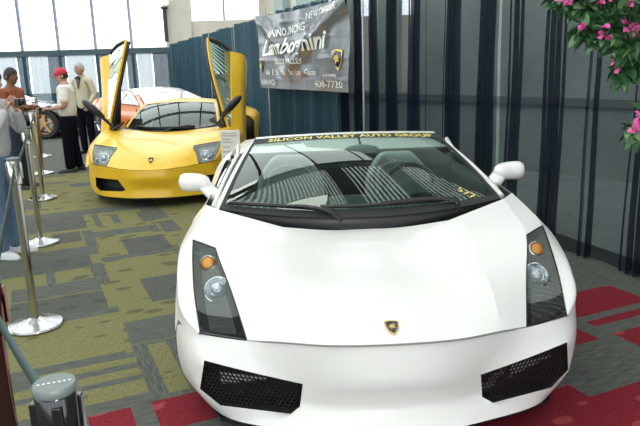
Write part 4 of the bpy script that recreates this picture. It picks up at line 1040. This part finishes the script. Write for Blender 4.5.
def person(x, y, rz, label, H, skinm, hairm, shirt, trousers, shoem, sleeve='long', arms=None, head_yaw=0, head_pitch=0, hair='short', stance=.10, lean=0., bulk=1., jacket=False, leg_step=0.):
    """faces local -Y; arms: {side: (elbow, wrist, hand dir, palm)} in local coordinates for H = 1.70"""
    e = empty('person', (x, y, 0), rz); tag(e, label, 'person'); k = H/1.70
    S_ = lambda p, *r: (p[0]*k, p[1]*k, p[2]*k, *[q*k*bulk for q in r])
    ls = lean
    # bare body: neck and arms and legs as one continuous skin under the clothes
    pel = (0, 0, .90); ch = [[S_(pel, .10, .08), S_((0, .0+ls*.3, 1.08), .10, .075), S_((0, ls*.7, 1.28), .125, .09), S_((0, ls, 1.40), .09, .075), S_((0, ls-.005, 1.47), .052), S_((0, ls-.015, 1.53), .05)]]
    for sg in (-1, 1):
        el, wr = arms[sg][0], arms[sg][1]; ch.append([S_((0, ls, 1.40), .09, .075), S_((sg*.165, ls, 1.375), .055), S_(el, .040), S_(wr, .026)])
        ch.append([S_(pel, .10, .08), S_((sg*.085, 0, .84), .085), S_((sg*stance*.95, -.015 - sg*leg_step*.5, .47), .056), S_((sg*stance, .01 - sg*leg_step, .10), .04)])
    skin_mesh('body', skinm, e, [[(p[0], p[1], p[2], p[3]*.9, (p[4] if len(p) > 4 else p[3])*.9) for p in c] for c in ch])
    # trousers
    tch = [[S_((0, 0, .985), .140, .112), S_((0, .0, .90), .148, .115)]]
    for sg in (-1, 1): tch.append([S_((0, .0, .90), .148, .115), S_((sg*.088, 0, .80), .096), S_((sg*stance*.95, -.012 - sg*leg_step*.5, .47), .074), S_((sg*stance, .008 - sg*leg_step, .12), .066), S_((sg*stance, .008 - sg*leg_step, .045), .064)])
    skin_mesh('trousers', trousers, e, tch)
    # shirt or jacket
    hz = .865 if not jacket else .80
    sc = [[S_((0, .0, hz), .155, .125), S_((0, ls*.3, 1.10), .150, .118), S_((0, ls*.7, 1.28), .160, .118), S_((0, ls, 1.405), .10, .082), S_((0, ls, 1.445), .066, .06)]]
    for sg in (-1, 1):
        el, wr = np.array(arms[sg][0]), np.array(arms[sg][1]); sh_ = np.array((sg*.165, ls, 1.372))
        c = [S_((0, ls, 1.405), .10, .082), S_(sh_, .072), S_(sh_*.5+el*.5, .062), S_(el, .054)] if sleeve == 'long' else [S_((0, ls, 1.405), .10, .082), S_(sh_, .074), S_(sh_*.45+el*.55, .066), S_(sh_*.15+el*.85, .064)]
        if sleeve == 'long': c += [S_(el*.2+wr*.8, .043), S_(el*.05+wr*.95, .040)]
        sc.append(c)
    skin_mesh('jacket' if jacket else 'shirt', shirt, e, sc)
    for sg in (-1, 1):
        shoe(e, shoem, sg*stance*k, (.02 - sg*leg_step)*k, sg*.2)
        el, wr, hd, pn = arms[sg]; hand(e, skinm, np.array(wr)*k, hd, pn, s=k, side=-sg)
    hc = (0, (ls-.035)*k, H-.118*k*1.0 - .0)
    h, tr = head(e, skinm, hairm, hc, head_yaw, head_pitch, k*1.0, hair)
    return e, h, tr, k
M_whiteshirt = mat('white_polo', (.78, .76, .70), .8, bump=.2); M_blacktr = mat('black_trousers', (.006, .007, .011), .95, spec=.05, bump=.2); M_shoeb = mat('black_shoe', (.01, .01, .01), .35, noise=.1)
M_rust = mat('rust_shirt', (.27, .075, .028), .8, noise=.35, nscale=16, bump=.2); M_jeans_d = mat('dark_jeans', (.018, .028, .055), .85, bump=.2); M_jeans = mat('blue_jeans', (.10, .16, .26), .85, noise=.2, bump=.2)
M_cream = mat('cream_jacket', (.55, .50, .36), .8, noise=.08, bump=.2); M_knit = mat('pale_grey_top', (.52, .52, .53), .85, noise=.15, nscale=10, bump=.3)
M_redcap = mat('red_cap', (.52, .02, .05), .7, bump=.2); M_shoew = mat('white_trainer', (.62, .63, .64), .6, noise=.1); M_paper = mat('paper', (.75, .76, .74), .7, noise=.03)
# red cap man: faces left in the picture
e, h, tr, k = person(-3.84, 10.13, R(-80), 'man in red cap, white polo shirt and black trousers holding papers', 1.575, M_skin_l, M_hairb, M_whiteshirt, M_blacktr, M_shoeb, 'short',
   {-1: ((-.235, -.03, 1.10), (-.13, -.24, 1.075), (.25, -1, .1), (.6, 0, -.8)), 1: ((.235, .0, 1.10), (.16, -.25, 1.06), (-.2, -1, .1), (-.6, 0, -.8))}, head_yaw=R(8), head_pitch=R(8), hair='cap', bulk=1.3, leg_step=.05)
P = []
for i in range(9):
    ph = math.pi*.5*i/8*1.02; P.append([tr((.086*math.sin(ph)*math.cos(a), .106*math.sin(ph)*math.sin(a)+.002, .030 + .105*math.cos(ph))) for a in np.linspace(0, 2*math.pi, 25)])
b = MB(); b.grid(P); cp = b.build('cap', M_redcap, h, smooth=180, solid=.004)
b = MB(); b.grid([[tr((.080*math.sin(a), -.085*math.cos(a) - r_*math.cos(a)**2*1.0, .034 - .25*r_)) for a in np.linspace(-1.25, 1.25, 13)] for r_ in (0, .03, .06, .075)]); b.build('peak', M_redcap, cp, smooth=180, solid=.005)
P = []
for i in range(7):
    z = .03 - .075*i/6; P.append([tr((.079*math.cos(a)*(1-.06*i/6), .098*math.sin(a), z)) for a in np.linspace(R(-5), R(185), 13)])
b = MB(); b.grid(P); b.build('hair', M_hairb, h, smooth=180, solid=.006)
b = MB(); b.tube([(-.15*k, -.165*k, 1.072*k), (-.137*k, -.205*k, 1.075*k)], .034*k, n=14); b.build('wristwatch', M_gloss, e)
b = MB(); b.box((-.10, -.004, .0), (.10, .004, .14)); pp = b.build('paper_sheet', M_paper, None, smooth=0); pp.location = (-4.2, 10.14, 1.04); pp.rotation_euler = (R(-70), 0, R(-80)); tag(pp, 'small pale paper held out in the red cap man\'s hands', 'paper')
# cream jacket man
e, h, tr, k = person(-4.29, 12.16, R(-18), 'grey haired older man in cream jacket and black trousers behind the red cap', 1.66, M_skin_l, M_hairg, M_cream, M_blacktr, M_shoeb, 'long',
   {-1: ((-.25, .02, 1.11), (-.19, -.14, .93), (.1, -.5, -.8), (.8, 0, -.3)), 1: ((.25, .02, 1.11), (.19, -.14, .93), (-.1, -.5, -.8), (-.8, 0, -.3))}, head_yaw=R(-15), hair='thin', jacket=True)
b = MB(); b.prism([(-.05, 1.44), (.05, 1.44), (.0, 1.22)], lambda u, v, d: V(u*k, (-.085 - .03*(1.44-v)/.22 - d)*k, v*k), 0, .03); b.build('dark_shirt', M_gloss, e, smooth=0)
b = MB(); b.prism([(-.04, 1.40), (.04, 1.43), (.04, 1.37), (-.04, 1.43-.06)], lambda u, v, d: V(u*k, (-.13-d)*k, v*k+.03), 0, .02); b.build('bow_tie', M_gloss, e, smooth=0)
# rust shirt man, facing right in the picture
e, h, tr, k = person(-4.08, 8.84, R(78), 'man with short black hair in rust coloured shirt and dark jeans, facing right', 1.61, M_skin_d, M_hairb, M_rust, M_jeans_d, M_shoeb, 'long',
   {-1: ((-.24, .0, 1.12), (-.14, -.22, 1.17), (.2, -1, .15), (.6, 0, -.8)), 1: ((.24, .0, 1.12), (.15, -.24, 1.15), (-.2, -1, .1), (-.6, 0, -.8))}, head_yaw=R(0), hair='short', bulk=1.1)
# woman at the left edge, hands raised with a small camera
e, h, tr, k = person(-2.77, 5.58, R(80), 'woman with long dark hair in pale grey top and jeans at the left edge', 1.62, M_skin_l, M_hairbr, M_knit, M_jeans, M_shoew, 'long',
   {-1: ((-.22, -.14, 1.14), (-.06, -.20, 1.36), (.3, -.5, .8), (.8, .2, 0)), 1: ((.22, -.14, 1.14), (.06, -.21, 1.35), (-.3, -.5, .8), (-.8, .2, 0))}, hair='long', bulk=1.05)
b = MB(); b.box((-.05, -.018, -.03), (.05, .018, .03)); b.lathe([(0, .03), (.02, .03), (.024, .015)], axis='y', n=14); b.v = [(x_, -y_, z_) for x_, y_, z_ in b.v]
cm = b.build('pocket_camera', M_gloss, None, bevel=.004); cm.location = (-2.77 + math.sin(R(80))*.285, 5.58 - math.cos(R(80))*.285, 1.345); cm.rotation_euler = (0, 0, R(80)); tag(cm, 'small dark pocket camera raised in the hands of the dark haired woman', 'camera')
# ------------------------------------------------------------------ light and camera
w = bpy.data.worlds.new('hall_daylight'); SC.world = w; w.use_nodes = True
bg = w.node_tree.nodes['Background']; bg.inputs[0].default_value = (.93, .97, 1, 1); bg.inputs[1].default_value = 6
def portal(loc, rot, sx, sy):
    l = bpy.data.lights.new('window_portal', 'AREA'); l.shape = 'RECTANGLE'; l.size = sx; l.size_y = sy; l.cycles.is_portal = True
    o = bpy.data.objects.new('window_portal', l); COL.objects.link(o); o.location = loc; o.rotation_euler = rot
portal((-11.8, Y1-.1, 3.6), (R(-90), 0, 0), 10.2, 6.6)
portal(((X0+X1)/2, Y0+.2, 3.3), (R(90), 0, 0), X1-X0, 5.)
portal((X0+.2, 12, 3.25), (0, R(-90), 0), 4.5, 36)
for z in ZONES:
    c = AB((z[0]+z[1])/2, (z[2]+z[3])/2, ZC+.3); portal(tuple(c), (0, 0, R(12.5)), z[1]-z[0], z[3]-z[2])
M_fill = mat('fill_glow', (.9, .9, .9), .5, emit=(1, .97, .92), es=14.)  # unseen glowing panels added overhead to brighten the show floor
for n_, (x, y) in enumerate([(-3.2, 1.0), (1.2, -1.5), (-.6, 5.2), (-6.2, 9.3), (-2.6, 8.2)]):
    e = empty('fill_panel', (x, y, ZC-.35))
    k = MB(); k.box((-.62, -.62, 0), (.62, .62, .10)); k.build('fill_housing', M_mull, e, smooth=0)
    k = MB(); k.box((-.56, -.56, -.012), (.56, .56, -.002)); k.build('diffuser', M_fill, e, smooth=0)
    tag(e, 'added square fill light panel above the show floor', 'ceiling light', 'added fill lights over the hall')
    for dx in (-.4, .4):
        k = MB(); k.tube([(dx, 0, .1), (dx, 0, .31)], .008, n=6); k.build('hanger', M_mull, e)
fl_ = bpy.data.lights.new('camera_flash', 'AREA'); fl_.energy = 42; fl_.size = .08; fl_.color = (1, .98, .95)
fo = bpy.data.objects.new('camera_flash', fl_); COL.objects.link(fo); fo.location = (.03, -.02, 1.76); fo.rotation_euler = (R(80), 0, 0)
cam = bpy.data.cameras.new('camera'); co = bpy.data.objects.new('camera', cam); COL.objects.link(co); SC.camera = co
cam.sensor_width = 36; cam.lens = 650/640*36; cam.clip_start = .05; cam.clip_end = 200
F_ = Vector((0, math.cos(R(13.555)), -math.sin(R(13.555)))); U_ = Vector((0, math.sin(R(13.555)), math.cos(R(13.555)))); R_ = Vector((1, 0, 0))
c_, s_ = math.cos(R(-1.625)), math.sin(R(-1.625))
R2 = c_*R_ + s_*U_; U2 = -s_*R_ + c_*U_
co.matrix_world = Matrix(((R2[0], U2[0], -F_[0], 0), (R2[1], U2[1], -F_[1], 0), (R2[2], U2[2], -F_[2], 1.65), (0, 0, 0, 1)))
SC.view_settings.view_transform = 'Standard'; SC.view_settings.look = 'None'; SC.view_settings.gamma = 1; SC.view_settings.use_curve_mapping = False
SC.view_settings.exposure = -1.1
SC.cycles.max_bounces = 10; SC.cycles.transparent_max_bounces = 32; SC.cycles.sample_clamp_indirect = 6
